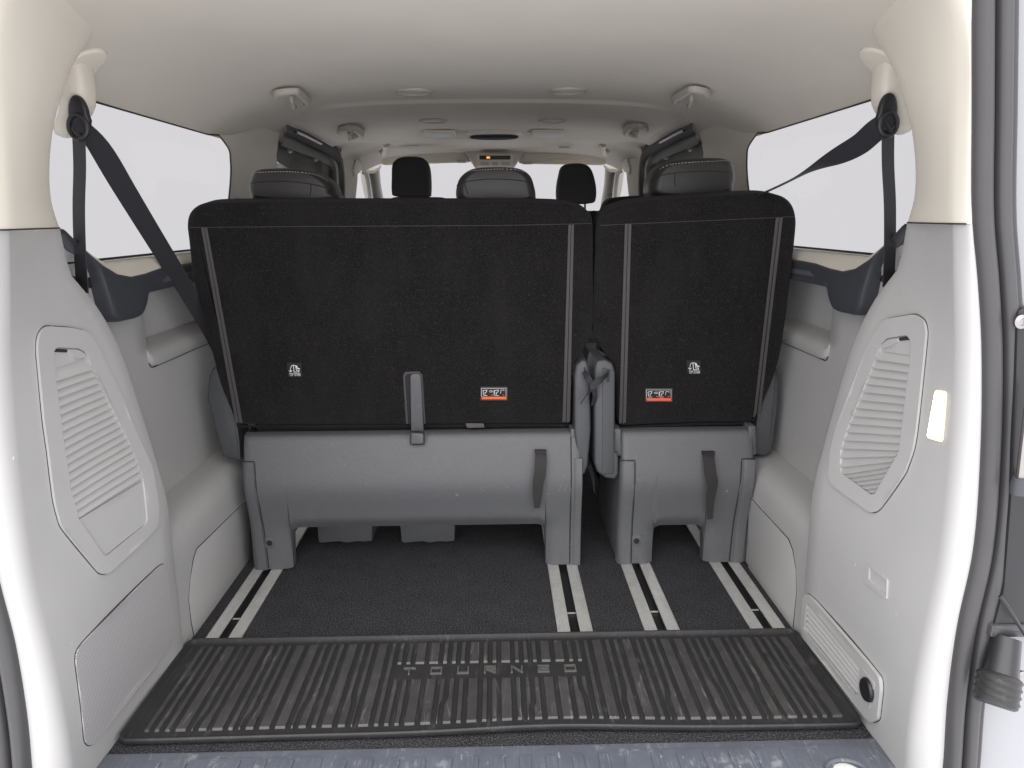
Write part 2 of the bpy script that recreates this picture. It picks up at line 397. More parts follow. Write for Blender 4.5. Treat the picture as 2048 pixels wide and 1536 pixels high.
WALL = MB(); WALL.grid([panel_row(z) for z in zz])
WBVH = {1: WALL.bvh(), -1: WALL.mirror().bvh()}
def wall_side(s): return WALL if s > 0 else WALL.mirror()
walls = {}
for s, nm in ((-1, 'wall_left'), (1, 'wall_right')):
    walls[s] = struct(wall_side(s).build(nm, 'grey_trim', fix=False, ang=50))
    # normals are two-sided in Cycles
def S(s, y, z):
    h = WBVH[s].ray_cast(Vector((0, y, z)), Vector((s, 0, 0)))
    return (abs(h[0].x) if h[0] else 0.75)
def whit(s, u, v):
    h = WBVH[s].ray_cast(CAM, ray(u, v)); return h[0]
def yz(s, px):
    out = []
    for u, v in px:
        h = whit(s, u, v)
        if h: out.append((h.y, h.z))
    return out
def rnd2(pts, r, n=4):
    return [(p.x, p.y) for p in rounded([Vector((a, b, 0)) for a, b in pts], r, n)]
def patch(mb, s, outer, hole=None, off=0.003, base=-0.004, step=0.012, dome=0.0):
    """sheet that follows the wall surface, raised by off, with side walls down to base"""
    vs = [Vector(p) for p in outer]; ed = [(i, (i+1) % len(outer)) for i in range(len(outer))]
    if hole:
        o = len(vs); vs += [Vector(p) for p in hole]; ed += [(o + i, o + (i+1) % len(hole)) for i in range(len(hole))]
    ylo = min(p[0] for p in outer); yhi = max(p[0] for p in outer); zlo = min(p[1] for p in outer); zhi = max(p[1] for p in outer)
    y = ylo + step/2
    while y < yhi:
        z = zlo + step/2
        while z < zhi:
            if inpoly(y, z, outer) and not (hole and inpoly(y, z, hole)): vs.append(Vector((y, z)))
            z += step
        y += step
    ov, oe, of, *_ = delaunay_2d_cdt(vs, ed, [], 0, 1e-6)
    P = [Vector((s*(S(s, p.x, p.y) - off), p.x, p.y)) for p in ov]
    F = []
    for f in of:
        cy = sum(ov[i].x for i in f)/len(f); cz = sum(ov[i].y for i in f)/len(f)
        if inpoly(cy, cz, outer) and not (hole and inpoly(cy, cz, hole)): F.append(tuple(f))
    mb.add(P, F)
    for loop in ([outer] + ([hole] if hole else [])):
        a = [Vector((s*(S(s, y_, z_) - off), y_, z_)) for y_, z_ in loop]; b = [Vector((s*(S(s, y_, z_) - base), y_, z_)) for y_, z_ in loop]
        mb.grid([a + [a[0]], b + [b[0]]])
    return mb
def grow(poly, d):
    """offset a 2-D polygon outwards by d"""
    A = sum(poly[i][0]*poly[(i+1) % len(poly)][1] - poly[(i+1) % len(poly)][0]*poly[i][1] for i in range(len(poly)))
    sg = 1 if A > 0 else -1; out = []; n = len(poly)
    for i in range(n):
        a = Vector(poly[i-1]); b = Vector(poly[i]); c = Vector(poly[(i+1) % n])
        e1 = b - a; e2 = c - b
        if e1.length < 1e-9: e1 = e2
        if e2.length < 1e-9: e2 = e1
        n1 = Vector((e1.y, -e1.x)).normalized(); n2 = Vector((e2.y, -e2.x)).normalized(); m = (n1 + n2)
        m = m.normalized() if m.length > 1e-6 else n1
        out.append((b.x + sg*m.x*d/max(0.6, m.dot(n1)), b.y + sg*m.y*d/max(0.6, m.dot(n1))))
    return out
# wheel-arch cover below the wall, upper pillar, window trim, panes: children of each wall
def mirr(mb, s): return mb if s > 0 else mb.mirror()
# arch box (built for the right, mirrored for the left)
ab = MB(); rows = []
for y in (1.575, 1.62, 1.72, 1.85, 2.0, 2.2, 2.6):
    xb = 0.741 + 0.004*smooth01((y - 1.6)/0.4)
    prof = [(xb, -0.03), (xb - 0.001, 0.05), (xb - 0.002, 0.15), (xb, 0.22), (xb + 0.003, 0.25), (xb + 0.010, 0.272), (xb + 0.022, 0.288), (xb + 0.040, 0.298), (xb + 0.065, 0.303), (0.87, 0.306)]
    rows.append([Vector((x, y, z)) for x, z in prof])
ab.grid(rows)
ABV = {1: ab.bvh(), -1: ab.mirror().bvh()}
for s in (-1, 1):
    o = mirr(ab, s).build('wheel_arch_cover', 'grey_trim', walls[s], fix=False)
# access flap outline on the arch cover (thin raised plate)
for s, px in ((-1, [(500, 990), (392, 1098), (386, 1118), (380, 1160), (377, 1200), (382, 1245), (388, 1278), (505, 1128)]),
              (1, [(1500, 990), (1578, 1078), (1586, 1100), (1592, 1140), (1593, 1185), (1589, 1230), (1586, 1262), (1500, 1145)])):
    pts = []
    for u, v in px:
        h = ABV[s].ray_cast(CAM, ray(u, v))
        pts.append(h[0] if h[0] else atx(u, v, s*0.742))
    pts = [Vector((s*0.7405, p.y, p.z)) for p in pts]
    MB().prism([p + Vector((s*-0.0016, 0, 0)) for p in pts], (-s, 0, 0), 0.006, 0.0015, 2).build('arch_flap', 'grey_trim', walls[s])
    MB().tube([p + Vector((s*-0.0004, 0, 0)) for p in pts], 0.0012, 5, True).build('flap_seam', 'seam_dark', walls[s])
# beige D-pillar
PG = [(ZS, 0.757, 1.357), (1.03, 0.752, 1.335), (1.08, 0.741, 1.322), (1.14, 0.728, 1.322), (1.20, 0.713, 1.335), (1.26, 0.704, 1.372), (1.305, 0.700, 1.42)]
rows = []
for z, gx, gy in PG:
    rx = spline(RX, z) + 0.0; kx = spline(KX, z) - 0.002
    pts = [Vector((rx + 0.03, 1.112, z))] + rimcols(rx - 0.002, z, kx, z)
    for k in range(1, 9):
        t = k/9; pts.append(Vector((lerp(kx, gx, t) - 0.004*math.sin(math.pi*t), lerp(YK, gy - 0.01, t), z)))
    pts += [Vector((gx + 0.001, gy - 0.004, z)), Vector((gx + 0.004, gy + 0.002, z)), Vector((gx + 0.012, gy + 0.006, z)), Vector((gx + 0.05, gy + 0.01, z)), Vector((gx + 0.11, gy + 0.012, z))]
    rows.append(pts)
# header corner rows
for (rx, rz, kx, kz, gx, gy, gz) in ((0.640, 1.372, 0.622, 1.368, 0.690, 1.435, 1.336), (0.59, 1.42, 0.575, 1.40, 0.655, 1.405, 1.3535), (0.50, 1.45, 0.49, 1.42, 0.610, 1.360, 1.362), (0.35, 1.46, 0.35, 1.43, 0.45, 1.30, 1.378), (0.0, 1.465, 0.0, 1.435, 0.0, 1.27, 1.390)):
    pts = [Vector((rx + 0.03, 1.112, rz))] + rimcols(rx, rz, kx, kz)
    for k in range(1, 9):
        t = k/9; pts.append(Vector((lerp(kx, gx, t), lerp(YK, gy - 0.01, t), lerp(kz, gz, t) - 0.004)))
    pts += [Vector((gx + 0.001, gy - 0.004, gz - 0.003)), Vector((gx + 0.002, gy + 0.002, gz)), Vector((gx + 0.003, gy + 0.006, gz + 0.004)), Vector((gx + 0.004, gy + 0.01, gz + 0.02)), Vector((gx + 0.005, gy + 0.012, gz + 0.04))]
    rows.append(pts)
# densify rows with a spline along the pillar
cols = list(zip(*rows)); dense = [catmull(c, 4) for c in cols]; rows = list(zip(*dense))
pb = MB(); pb.grid([list(r) for r in rows])
jl = [p + Vector((-0.0008, 0, -0.0002)) for p in list(rows[0])[3:19]]
for s in (-1, 1):
    mirr(pb, s).build('pillar_trim', 'beige', walls[s], fix=False, ang=60)
    mirr(MB().tube(jl, 0.0013, 5), s).build('trim_joint', 'seam_dark', walls[s])
# weather seal round the tailgate opening
prof = [(0.000, 1.112), (0.001, 1.096), (0.006, 1.086), (0.014, 1.081), (0.022, 1.083), (0.027, 1.090), (0.030, 1.097), (0.0315, 1.088), (0.036, 1.081), (0.044, 1.079), (0.049, 1.082), (0.0505, 1.085), (0.054, 1.083), (0.058, 1.087), (0.060, 1.115)]
rows = []
for i in range(60):
    z = -0.08 + i*1.5/59
    rx = spline(RX, z) if z <= 1.3 else 0.672 - 0.25*(z - 1.3)
    rows.append([Vector((rx + dx*1.0, y, z)) for dx, y in prof])
sb_ = MB(); sb_.grid(rows)
for s, nm in ((-1, 'left'), (1, 'right')):
    tag(mirr(sb_, s).build('weather_seal', 'seal', None, fix=False, ang=60), f'grey ribbed rubber weather seal along the {nm} edge of the tailgate opening', 'seal', 'tailgate seals')
# dark window-sill trim with tongue
ZL = [(1.47, 0.975), (1.50, 0.955), (1.55, 0.920), (1.58, 0.893), (1.598, 0.842), (1.612, 0.797), (1.625, 0.785), (1.65, 0.780), (1.72, 0.778), (1.745, 0.782), (1.765, 0.797), (1.785, 0.822), (1.81, 0.829), (1.9, 0.830), (2.9, 0.830)]
ZT = [(1.47, 0.984), (1.50, 0.964), (1.55, 0.934), (1.60, 0.908), (1.66, 0.884), (1.72, 0.874), (1.79, 0.876), (1.87, 0.883), (1.95, 0.885), (2.9, 0.885)]
def sill_trim(s):
    mb = MB(); rows = []
    for y in [1.47 + 0.01*k for k in range(45)] + [1.95, 2.0, 2.1, 2.3, 2.6, 2.9]:
        a, b = interp(ZL, y), interp(ZT, y); h = b - a; e = min(0.006, h*0.2)
        tng = 0.004*smooth01((1.80 - y)/0.03)
        rows.append([Vector((s*x, y, z)) for x, z in ((0.845, a - 0.001), (0.824, a), (0.818 - tng, a + e*0.6), (0.8155 - tng, a + e*1.8), (0.8145 - tng*0.6, lerp(a, b, 0.5)), (0.8145, b - e*1.6), (0.816, b - e*0.5), (0.821, b), (0.835, b + 0.004), (0.85, b + 0.006))])
    mb.grid(rows); return mb
for s in (-1, 1):
    t = sill_trim(s).build('sill_trim', 'charcoal', walls[s], fix=False, ang=60)
    # ledge under the pane, window light put into its paler colour
    lb = MB(); rows = []
    for y in [1.50 + 0.02*k for k in range(26)] + [2.1, 2.3, 2.6, 2.9]:
        b = interp(ZT, y); z1 = max(0.912, b + 0.02 - 0.02*smooth01((1.6 - y)/0.1))
        rows.append([Vector((s*0.820, y, b - 0.001)), Vector((s*0.8205, y, b + 0.003)), Vector((s*0.824, y, b + 0.008)), Vector((s*0.832, y, lerp(b, z1, 0.8))), Vector((s*0.842, y, z1)), Vector((s*0.87, y, z1 + 0.004))])
    lb.grid(rows); lb.build('sill_ledge', 'beige', walls[s], fix=False, ang=60)
    # groove below the ledge beside the seat
    m = MB(); m.prism(rounded([Vector((s*0.8135, y, z)) for y, z in ((1.86, 0.848), (1.89, 0.862), (2.6, 0.862), (2.6, 0.848))], 0.004), (-s, 0, 0), 0.004, 0.001, 2); m.build('sill_slot', 'seat_plastic', walls[s])
    # lip of the storage pocket moulded in the wall
    pk = MB(); rows = []
    for y, m_ in ((1.818, 0.0), (1.825, 0.6), (1.84, 0.9), (1.87, 1.0), (2.0, 1.0), (2.1, 1.0), (2.3, 1.0)):
        bz = 0.640 + 0.03*(1 - m_)
        prof = [(0.853, bz - 0.002), (0.852 - 0.005*m_, bz), (0.852 - 0.008*m_, bz + 0.004), (0.852 - 0.0085*m_, bz + 0.022), (0.852 - 0.006*m_, lerp(bz + 0.022, 0.672, m_)), (0.852 + 0.002*m_, lerp(bz + 0.03, 0.682, m_)), (0.852 + 0.02*m_, lerp(bz + 0.035, 0.690, m_)), (0.853 + 0.045*m_, lerp(bz + 0.04, 0.700, m_))]
        rows.append([Vector((s*x, y, z)) for x, z in prof])
    pk.grid(rows); pk.build('storage_pocket', 'grey_cover', walls[s], fix=False, ang=60)
    MB().tube([Vector((s*0.8505, y, z)) for y, z in ((1.823, 0.652), (1.83, 0.642), (1.84, 0.6385), (2.0, 0.638), (2.25, 0.638))], 0.0016, 5).build('pocket_seam', 'seam_dark', walls[s])
    # side window pane with black border
    gw = MB(); gw.add([(s*0.842, 1.28, 0.86), (s*0.842, 2.46, 0.86), (s*0.812, 2.46, 1.30), (s*0.812, 1.28, 1.30)], [(0, 1, 2, 3)])
    gw.build('window_pane', 'glass', walls[s])
    gb = MB(); gb.tube([Vector((s*0.838, y, z)) for y, z in ((1.5, 0.917), (2.4, 0.917))], 0.003, 6); gb.build('lower_rubber', 'black_plastic', walls[s])
# C-pillar
cp = MB(); rows = []
def cpx(z): return interp([(0.85, 0.832), (1.0, 0.822), (1.15, 0.806), (1.245, 0.796), (1.285, 0.760), (1.31, 0.735)], z)
CPR = [(2.365, 1.236), (2.39, 1.10), (2.375, 0.97), (2.36, 0.86)]
for k in range(13):
    z = lerp(0.86, 1.0, k/12)
    t = k/12
    y0 = spline([(0, 2.345), (0.3, 2.358), (0.7, 2.395), (0.88, 2.385), (0.95, 2.355), (1.0, 2.29)], t); y1 = spline([(0, 2.90), (0.4, 2.92), (0.75, 2.94), (0.9, 2.88), (1.0, 2.76)], t)
    row = []
    for j in range(13):
        q = j/12; y = lerp(y0, y1, q)
        ztop = lerp(1.243, 1.308, smooth01(q*1.15)); zz_ = lerp(0.86, ztop, t)
        x = cpx(zz_) - 0.003
        if j == 12: x += 0.012
        row.append(Vector((x, y, zz_)))
    row.insert(0, row[0] + Vector((0.03, 0.12, 0))); row.append(row[-1] + Vector((0.05, 0.02, 0)))
    rows.append(row)
cp.grid(rows)
EDGE = [r[1] for r in rows]
rubl = [Vector((0.805, y, 1.2365)) for y in (1.36, 1.6, 1.9, 2.15, 2.24)] + catmull([p + Vector((-0.001, -0.003, -0.003)) for p in EDGE[::-1]], 4)
for s in (-1, 1):
    mirr(cp, s).build('middle_pillar_trim', 'beige', walls[s], fix=False, ang=60)
    mirr(MB().tube(rubl, 0.0026, 6), s).build('window_rubber', 'black_plastic', walls[s])
    # speaker-like mesh plate low on the pillar
    m = MB(); pl = rounded([Vector((s*0.812, y, z)) for y, z in ((2.44, 1.00), (2.44, 1.085), (2.60, 1.10), (2.62, 1.00))], 0.03)
    m.prism(pl, (-s, 0, 0), 0.012, 0.003, 2); m.build('mesh_plate', 'speaker_mesh', walls[s])
# ---- sliding doors, B-pillars, front doors (far, small): built on the left, mirrored
def L(u, v, x=-0.80): return atx(u, v, x)
def strip3(pxs, w, th, x=-0.80):
    """flat band along pixels on the wall plane"""
    pts = catmull([L(u, v, x) for u, v in pxs], 5); rows = []
    for i, p in enumerate(pts):
        t = (pts[min(len(pts)-1, i+1)] - pts[max(0, i-1)]).normalized(); n = Vector((1, 0, 0)).cross(t).normalized()
        rows.append([p - n*w/2, p - n*w*0.3 + Vector((th, 0, 0)), p + n*w*0.3 + Vector((th, 0, 0)), p + n*w/2])
    m = MB(); m.grid(rows); return m
dr = MB()  # sliding door inner skin with window opening
skin_out = [(2.86, 0.85), (4.42, 0.85), (4.42, 1.36), (2.86, 1.36)]
skin_hole = [(2.88, 0.86), (3.42, 0.86), (3.42, 1.15), (3.36, 1.185), (3.0, 1.22), (2.88, 1.225)]
def flatpatch(outer, hole, x, rev=False):
    vs = [Vector(p) for p in outer]; ed = [(i, (i+1) % len(outer)) for i in range(len(outer))]
    o = len(vs); vs += [Vector(p) for p in hole]; ed += [(o + i, o + (i+1) % len(hole)) for i in range(len(hole))]
    ov, oe, of, *_ = delaunay_2d_cdt(vs, ed, [], 0, 1e-6)
    P = [Vector((x(p.x, p.y), p.x, p.y)) for p in ov]
    F = [tuple(f) for f in of if not inpoly(sum(ov[i].x for i in f)/3, sum(ov[i].y for i in f)/3, hole)]
    return P, F
P, F = flatpatch(skin_out, skin_hole, lambda y, z: -(0.86 - 0.12*max(0, z - 1.0)))
dr.add(P, F)
parts = [('door_skin', dr, 'door_trim')]
parts.append(('door_glass', MB().add([(-0.875, 2.84, 0.85), (-0.875, 3.45, 0.85), (-0.84, 3.45, 1.24), (-0.84, 2.84, 1.24)], [(0, 1, 2, 3)]), 'glass'))
parts.append(('door_seal', strip3([(566, 248), (592, 258), (625, 276), (655, 292), (671, 307), (680, 330), (684, 365), (684, 410)], 0.072, 0.012, -0.715), 'channel_black'))
parts.append(('door_track', strip3([(592, 264), (614, 274), (642, 288)], 0.008, 0.006, -0.700), 'label_white'))
parts.append(('door_frame', strip3([(560, 262), (600, 280), (640, 298), (662, 315), (669, 340), (670, 410)], 0.10, 0.012, -0.76), 'door_trim'))
# belt anchor hooks and the folded rest seen through the door
parts.append(('coat_hook', MB().tube([L(592, 287), L(586, 297), L(581, 303), L(578, 300)], 0.008, 6), 'grey_cover'))
parts.append(('coat_hook', MB().tube([L(644, 306), L(638, 316), L(632, 320), L(629, 316)], 0.008, 6), 'grey_cover'))
rr = rounded([L(u, v, -0.83) for u, v in ((576, 345), (583, 313), (632, 322), (634, 352))], 0.05)
parts.append(('headrest_wing', MB().prism(rr, (1, 0, 0), 0.05, 0.012, 3), 'door_trim'))
bp_ = MB(); rows = []
for v in (296, 306, 318, 335, 360, 385, 415):
    u0 = interp([(296, 678), (318, 686), (360, 690), (415, 690)], v); u1 = interp([(296, 740), (318, 722), (335, 715), (360, 714), (415, 709)], v)
    rows.append([L(u0 - 4, v, -0.80)] + [L(lerp(u0, u1, k/5), v, -0.735 - 0.012*abs(k/2.5 - 1)**2) for k in range(6)] + [L(u1 + 1, v, -0.80)])
bp_.grid(rows); parts.append(('centre_pillar', bp_, 'headliner'))
parts.append(('belt_guide', MB().prism([L(u, v, -0.725) for u, v in ((713, 319), (726, 325), (721, 345), (710, 352), (708, 338))], (1, -0.3, 0), 0.03, 0.004, 2), 'beige'))
parts.append(('front_door_seal', strip3([(722, 318), (735, 331), (744, 352), (749, 378), (752, 415)], 0.16, 0.02, -0.77), 'seal'))
parts.append(('front_door_frame', strip3([(722, 331), (731, 350), (736, 380), (739, 415)], 0.04, 0.02, -0.765), 'aluminium'))
parts.append(('front_door_glass', MB().add([(-0.86, 4.35, 0.80), (-0.86, 5.35, 0.80), (-0.80, 5.2, 1.40), (-0.80, 4.35, 1.40)], [(0, 1, 2, 3)]), 'glass'))
ap = MB(); pts = catmull([Vector((-0.72, 4.55, 1.345)), Vector((-0.755, 4.75, 1.30)), Vector((-0.78, 4.95, 1.20)), Vector((-0.79, 5.15, 1.08)), Vector((-0.80, 5.35, 0.9))], 5)
ap.tube(pts, [0.075]*3 + [0.06]*(len(pts) - 3), 10)
parts.append(('front_pillar_trim', ap, 'beige'))
for s in (-1, 1):
    for nm, m, mt in parts: (m if s < 0 else m.mirror()).build(nm, mt, walls[s], ang=50)
# ---- windscreen, dashboard
ws = MB(); ws.add([(-0.80, 5.45, 0.80), (0.80, 5.45, 0.80), (0.74, 4.53, 1.345), (-0.74, 4.53, 1.345)], [(0, 1, 2, 3)])
tag(ws.build('windscreen', 'glass'), 'wide pale windscreen at the far front of the cabin behind the front headrests', 'windscreen')
db = MB(); db.prism(rounded([Vector((-0.82, 4.75, 0.3)), Vector((0.82, 4.75, 0.3)), Vector((0.82, 4.75, 0.93)), Vector((-0.82, 4.75, 0.93))], 0.05), (0, -1, 0), 0.6, 0.05, 3)
struct(db.build('dashboard', 'charcoal'))
# ---- painted rear corner of the body outside the right seal
bodyr = MB(); rows = []
for i in range(24):
    z = -0.15 + i*1.65/23; rx = (spline(RX, z) if z <= 1.3 else 0.672 - 0.25*(z - 1.3)) + 0.056
    rows.append([Vector((rx, 1.105, z)), Vector((rx + 0.03, 1.095, z)), Vector((rx + 0.06, 1.09, z)), Vector((rx + 0.16, 1.10, z)), Vector((rx + 0.20, 1.2, z))])
bodyr.grid(rows)
br = thing('body_corner', 'white painted rear body corner beside the right seal of the tailgate opening', 'car body', (0.85, 1.1, -0.15))
bodyr.build('painted_panel', 'paint', br, fix=False)
mb = MB(); mb.prism(rounded([aty(u, v, 1.075) for u, v in ((2036, 618), (2075, 612), (2100, 1268), (1984, 1268), (2008, 1180), (2022, 1000), (2032, 760))], 0.01), (0, -1, 0), 0.03, 0.004, 2); mb.build('lamp_recess', 'black_plastic', br)
mb = MB(); mb.lathe([(0.0105, 0), (0.0105, 0.004), (0.006, 0.006), (0.006, 0.003), (0.0, 0.003)], aty(2040, 643, 1.072), (0, -1, 0), 16); mb.build('bolt', 'steel', br)
mb = MB(); mb.prism(rounded([aty(u, v, 1.07) for u, v in ((1985, 1252), (2100, 1250), (2100, 1276), (1980, 1276))], 0.004), (0, -1, 0), 0.03, 0.004, 2); mb.build('ledge', 'seal', br)
gs = thing('gas_strut', 'dark gas strut with steel rod and ball joint at the right edge of the opening', 'gas strut', aty(2038, 985, 1.05))
mb = MB(); mb.tube([aty(2040, 958, 1.055), aty(2049, 880, 1.05), aty(2062, 780, 1.045)], 0.006, 10); mb.build('rod', 'steel', gs)
mb = MB(); mb.tube([aty(2035, 988, 1.056), aty(2038, 970, 1.056), aty(2041, 955, 1.055)], [0.011, 0.012, 0.0105], 12); mb.build('ball_joint', 'charcoal', gs)
mb = MB(); mb.tube(catmull([aty(2000, 1192, 1.06), aty(2014, 1212, 1.055), aty(2030, 1238, 1.05), aty(2052, 1272, 1.05)], 4), 0.003, 8)
tag(mb.build('cable', 'black_plastic'), 'thin dark cable hanging beside the right tailgate seal', 'cable')
bs = thing('bump_stop', 'black ribbed rubber bump stop below the dark lamp recess at right', 'bump stop', aty(2005, 1350, 1.06))
a0, a1 = aty(2012, 1275, 1.075), aty(1990, 1412, 1.03)
axv = (a1 - a0).normalized()
mb = MB(); mb.tube([a0, lerp(a0, a1, 0.5), lerp(a0, a1, 0.62)], [0.022, 0.026, 0.029], 18); mb.build('stem', 'black_plastic', bs)
head = []
for k in range(13):
    head.append((lerp(a0, a1, 0.56 + 0.034*k), 0.031 + (0.0025 if k % 3 == 1 else 0)))
head = [(lerp(a0, a1, 0.53), 0.026)] + head + [(lerp(a0, a1, 1.0), 0.026)]
mb = MB(); mb.tube([p for p, r in head], [r for p, r in head], 20); mb.build('ribbed_head', 'rubber', bs)
mb = MB(); mb.lathe([(0.008, 0), (0.008, 0.004), (0.004, 0.006)], aty(2042, 1349, 1.05), (0, -1, 0), 14); mb.build('screw', 'steel', bs)

# ================================================================== THINGS
# ---- seat rails
RL = ['seat rail nearest the left wall', 'seat rail below the right foot of the double seat', 'seat rail below the left foot of the single seat', 'seat rail nearest the right wall']
def make_rail():
    t = thing('seat_rail', '', 'seat rail', (0, 2.4, 0), 'seat rails in the floor')
    for s in (-1, 1):
        hw = RW/2; i0 = SW/2
        prof = [(i0, 0.0012), (i0, 0.003), (i0 + 0.0015, 0.0045), (hw*0.62, 0.0045), (hw*0.64, 0.0036), (hw*0.67, 0.0036), (hw*0.69, 0.0045), (hw*0.76, 0.0045), (hw*0.78, 0.0036), (hw*0.80, 0.0036), (hw*0.82, 0.0045), (hw*0.90, 0.0045), (hw*0.92, 0.0034), (hw*0.94, 0.0040), (hw, 0.0028), (hw, -0.002)]
        m = MB(); m.grid([[Vector((s*x, y, z)) for x, z in prof] for y in (1.604, 1.9, 2.2, 2.46)])
        m.build('flange', 'aluminium', t, fix=False, ang=20)
    m = MB(); m.box((0, 2.045, -0.014), (SW - 0.0006, 0.85, 0.012)); m.build('channel', 'channel_black', t)
    m = MB(); m.box((0, 1.742, -0.004), (SW - 0.001, 0.003, 0.003)); m.build('tie_bar', 'aluminium', t)
    return t
def copy_tree(o, parent=None):
    c = o.copy(); COL.objects.link(c); c.parent = parent
    for ch in list(o.children):
        if ch.name in SKIP: continue
        copy_tree(ch, c)
    return c
SKIP = set()
rail = make_rail()
for i, x in enumerate(RAILS):
    o = rail if i == 0 else copy_tree(rail)
    o.location.x = x; o['label'] = 'silver aluminium ' + RL[i]
# debris under the seat feet on the outer rails
# ---- rubber mat
mat_t = thing('rubber_mat', 'black ribbed rubber mat with TOURNEO lettering lying across the load floor', 'mat', (0, 1.45, 0))
Y0, Y1, XW = 1.268, 1.618, 0.734
def mwave(x): return 0.010*math.exp(-((x - 0.12)/0.22)**2) - 0.004*smooth01((-x - 0.3)/0.4)
def mapm(p):  # slight buckle of the near edge
    t = smooth01((1.40 - p.y)/0.13); return Vector((p.x, p.y + t*mwave(p.x)*0.9, p.z + t*0.004*math.exp(-((p.x - 0.12)/0.2)**2)))
base = MB(); rows = []
nx = 60
for y in [Y0 + 0.006 + k*(Y1 - Y0 - 0.012)/14 for k in range(15)]:
    rows.append([mapm(Vector((-XW + 0.006 + i*(2*XW - 0.012)/nx, y, 0.0090))) for i in range(nx + 1)])
base.grid(rows); base.build('base_sheet', 'rubber', mat_t, fix=False)
loop = []
cr = 0.022
for cx_, cy_, a0_ in ((XW - cr, Y1 - cr, 0), (-XW + cr, Y1 - cr, 90), (-XW + cr, Y0 + cr, 180), (XW - cr, Y0 + cr, 270)):
    for k in range(7):
        a = R(a0_ + k*15); loop.append((Vector((cx_ + cr*math.cos(a), cy_ + cr*math.sin(a), 0)), Vector((math.cos(a), math.sin(a), 0))))
full = []
for i in range(len(loop)):
    p, n = loop[i]; q, m = loop[(i+1) % len(loop)]
    full.append((p, n)); d = (q - p).length; k = int(d/0.03)
    for j in range(1, k): full.append((lerp(p, q, j/k), n))
lipprof = [(0.0, 0.0065), (0.0015, 0.012), (0.0005, 0.0175), (-0.002, 0.0185), (-0.0045, 0.017), (-0.009, 0.0115), (-0.016, 0.0092), (-0.020, 0.0085)]
lip = MB(); lip.grid([[mapm(p + n*d + Vector((0, 0, h))) for d, h in lipprof] for p, n in full + [full[0]]])
lip.build('raised_border', 'rubber', mat_t, fix=False, ang=60)
# ribs between straight and kinked grooves
seq = 'nnnWnnWnnnWW'
gx_ = []; x = -0.700; k = 0; grooves = [x]
while x < 0.690:
    x += 0.0315 if seq[k % len(seq)] == 'W' else 0.0203; k += 1; grooves.append(x)
GW = 0.0098
kink = {}
for i in range(len(grooves)):
    if i % 4 == 1 and 2 < i < len(grooves) - 3 and random.random() < 0.85:
        kink[i] = (random.choice([-1, 1])*random.uniform(0.0055, 0.0075), random.uniform(1.335, 1.42))
def gline(i, y):
    sft, yk = kink.get(i, (0, 0))
    return grooves[i] + (sft*smooth01((yk + 0.02 - y)/0.04) if sft else 0)
NE, FE = Y0 + 0.030, Y1 - 0.026
TB0, TB1, TX0, TX1 = 1.450, 1.508, -0.212, 0.205
def rib(i, ya, yb):
    m = MB(); n = 14; rows = []
    h = 0.0042; z0 = 0.0088; e = 0.0035; b = 0.0012
    ysl = [ya, ya + e] + [lerp(ya + e, yb - e, j/n) for j in range(1, n)] + [yb - e, yb]
    for j, y in enumerate(ysl):
        l = gline(i, y) + GW/2; r_ = gline(i+1, y) - GW/2
        top = 0.0 if j in (0, len(ysl) - 1) else h
        rows.append([mapm(Vector((l, y, z0))), mapm(Vector((l + b, y, z0 + top))), mapm(Vector((r_ - b, y, z0 + top))), mapm(Vector((r_, y, z0)))])
    m.grid(rows); return m.build('rib', 'rubber_rib', mat_t, fix=False, ang=20)
for i in range(len(grooves) - 1):
    c = (grooves[i] + grooves[i+1])/2
    if grooves[i+1] - GW/2 > TX0 and grooves[i] + GW/2 < TX1: rib(i, NE, TB0); rib(i, TB1, FE)
    else: rib(i, NE, FE)
# TOURNEO letters
def letter(ch, cx):
    w, h, t, z, hh = 0.023, 0.021, 0.0044, 0.0088, 0.0042; cy = 1.4800; m = MB()
    def bar(x0, y0, x1, y1):
        a = Vector((cx + x0*w/2, cy + y0*h/2, z)); b = Vector((cx + x1*w/2, cy + y1*h/2, z)); d = (b - a).normalized(); n = Vector((-d.y, d.x, 0))*t/2
        a2, b2 = a - d*t/2, b + d*t/2; k = 0.72
        vs = [a2 - n, b2 - n, b2 + n, a2 + n]; c_ = (a2 + b2)/2
        tp = [a2 + d*0.001 - n*k, b2 - d*0.001 - n*k, b2 - d*0.001 + n*k, a2 + d*0.001 + n*k]
        m.add(vs + [p + Vector((0, 0, hh)) for p in tp], [(4, 5, 6, 7), (0, 1, 5, 4), (1, 2, 6, 5), (2, 3, 7, 6), (3, 0, 4, 7)])
    if ch == 'T': bar(-1, 1, 1, 1); bar(0, 0.7, 0, -1)
    if ch == 'O': bar(-1, 1, 1, 1); bar(-1, -1, 1, -1); bar(-1, 0.6, -1, -0.6); bar(1, 0.6, 1, -0.6)
    if ch == 'U': bar(-1, 1, -1, -0.6); bar(1, 1, 1, -0.6); bar(-1, -1, 1, -1)
    if ch == 'R': bar(-1, 1, 1, 1); bar(-1, 0.6, -1, -1); bar(1, 0.7, 1, 0.35); bar(-0.6, 0.05, 0.9, 0.05); bar(-0.1, -0.2, 1, -1)
    if ch == 'N': bar(-1, 1, -1, -1); bar(1, 1, 1, -1); bar(-0.8, 0.9, 0.8, -0.9)
    if ch == 'E': bar(-1, 1, 1, 1); bar(-1, 0, 0.9, 0); bar(-1, -1, 1, -1); bar(-1, 0.6, -1, -0.6)
    m.build('letter', 'rubber_letter', mat_t, fix=False, ang=20)
for i, ch in enumerate('TOURNEO'):
    letter(ch, atz(817 + i*54.3, 1352, 0.01).x)
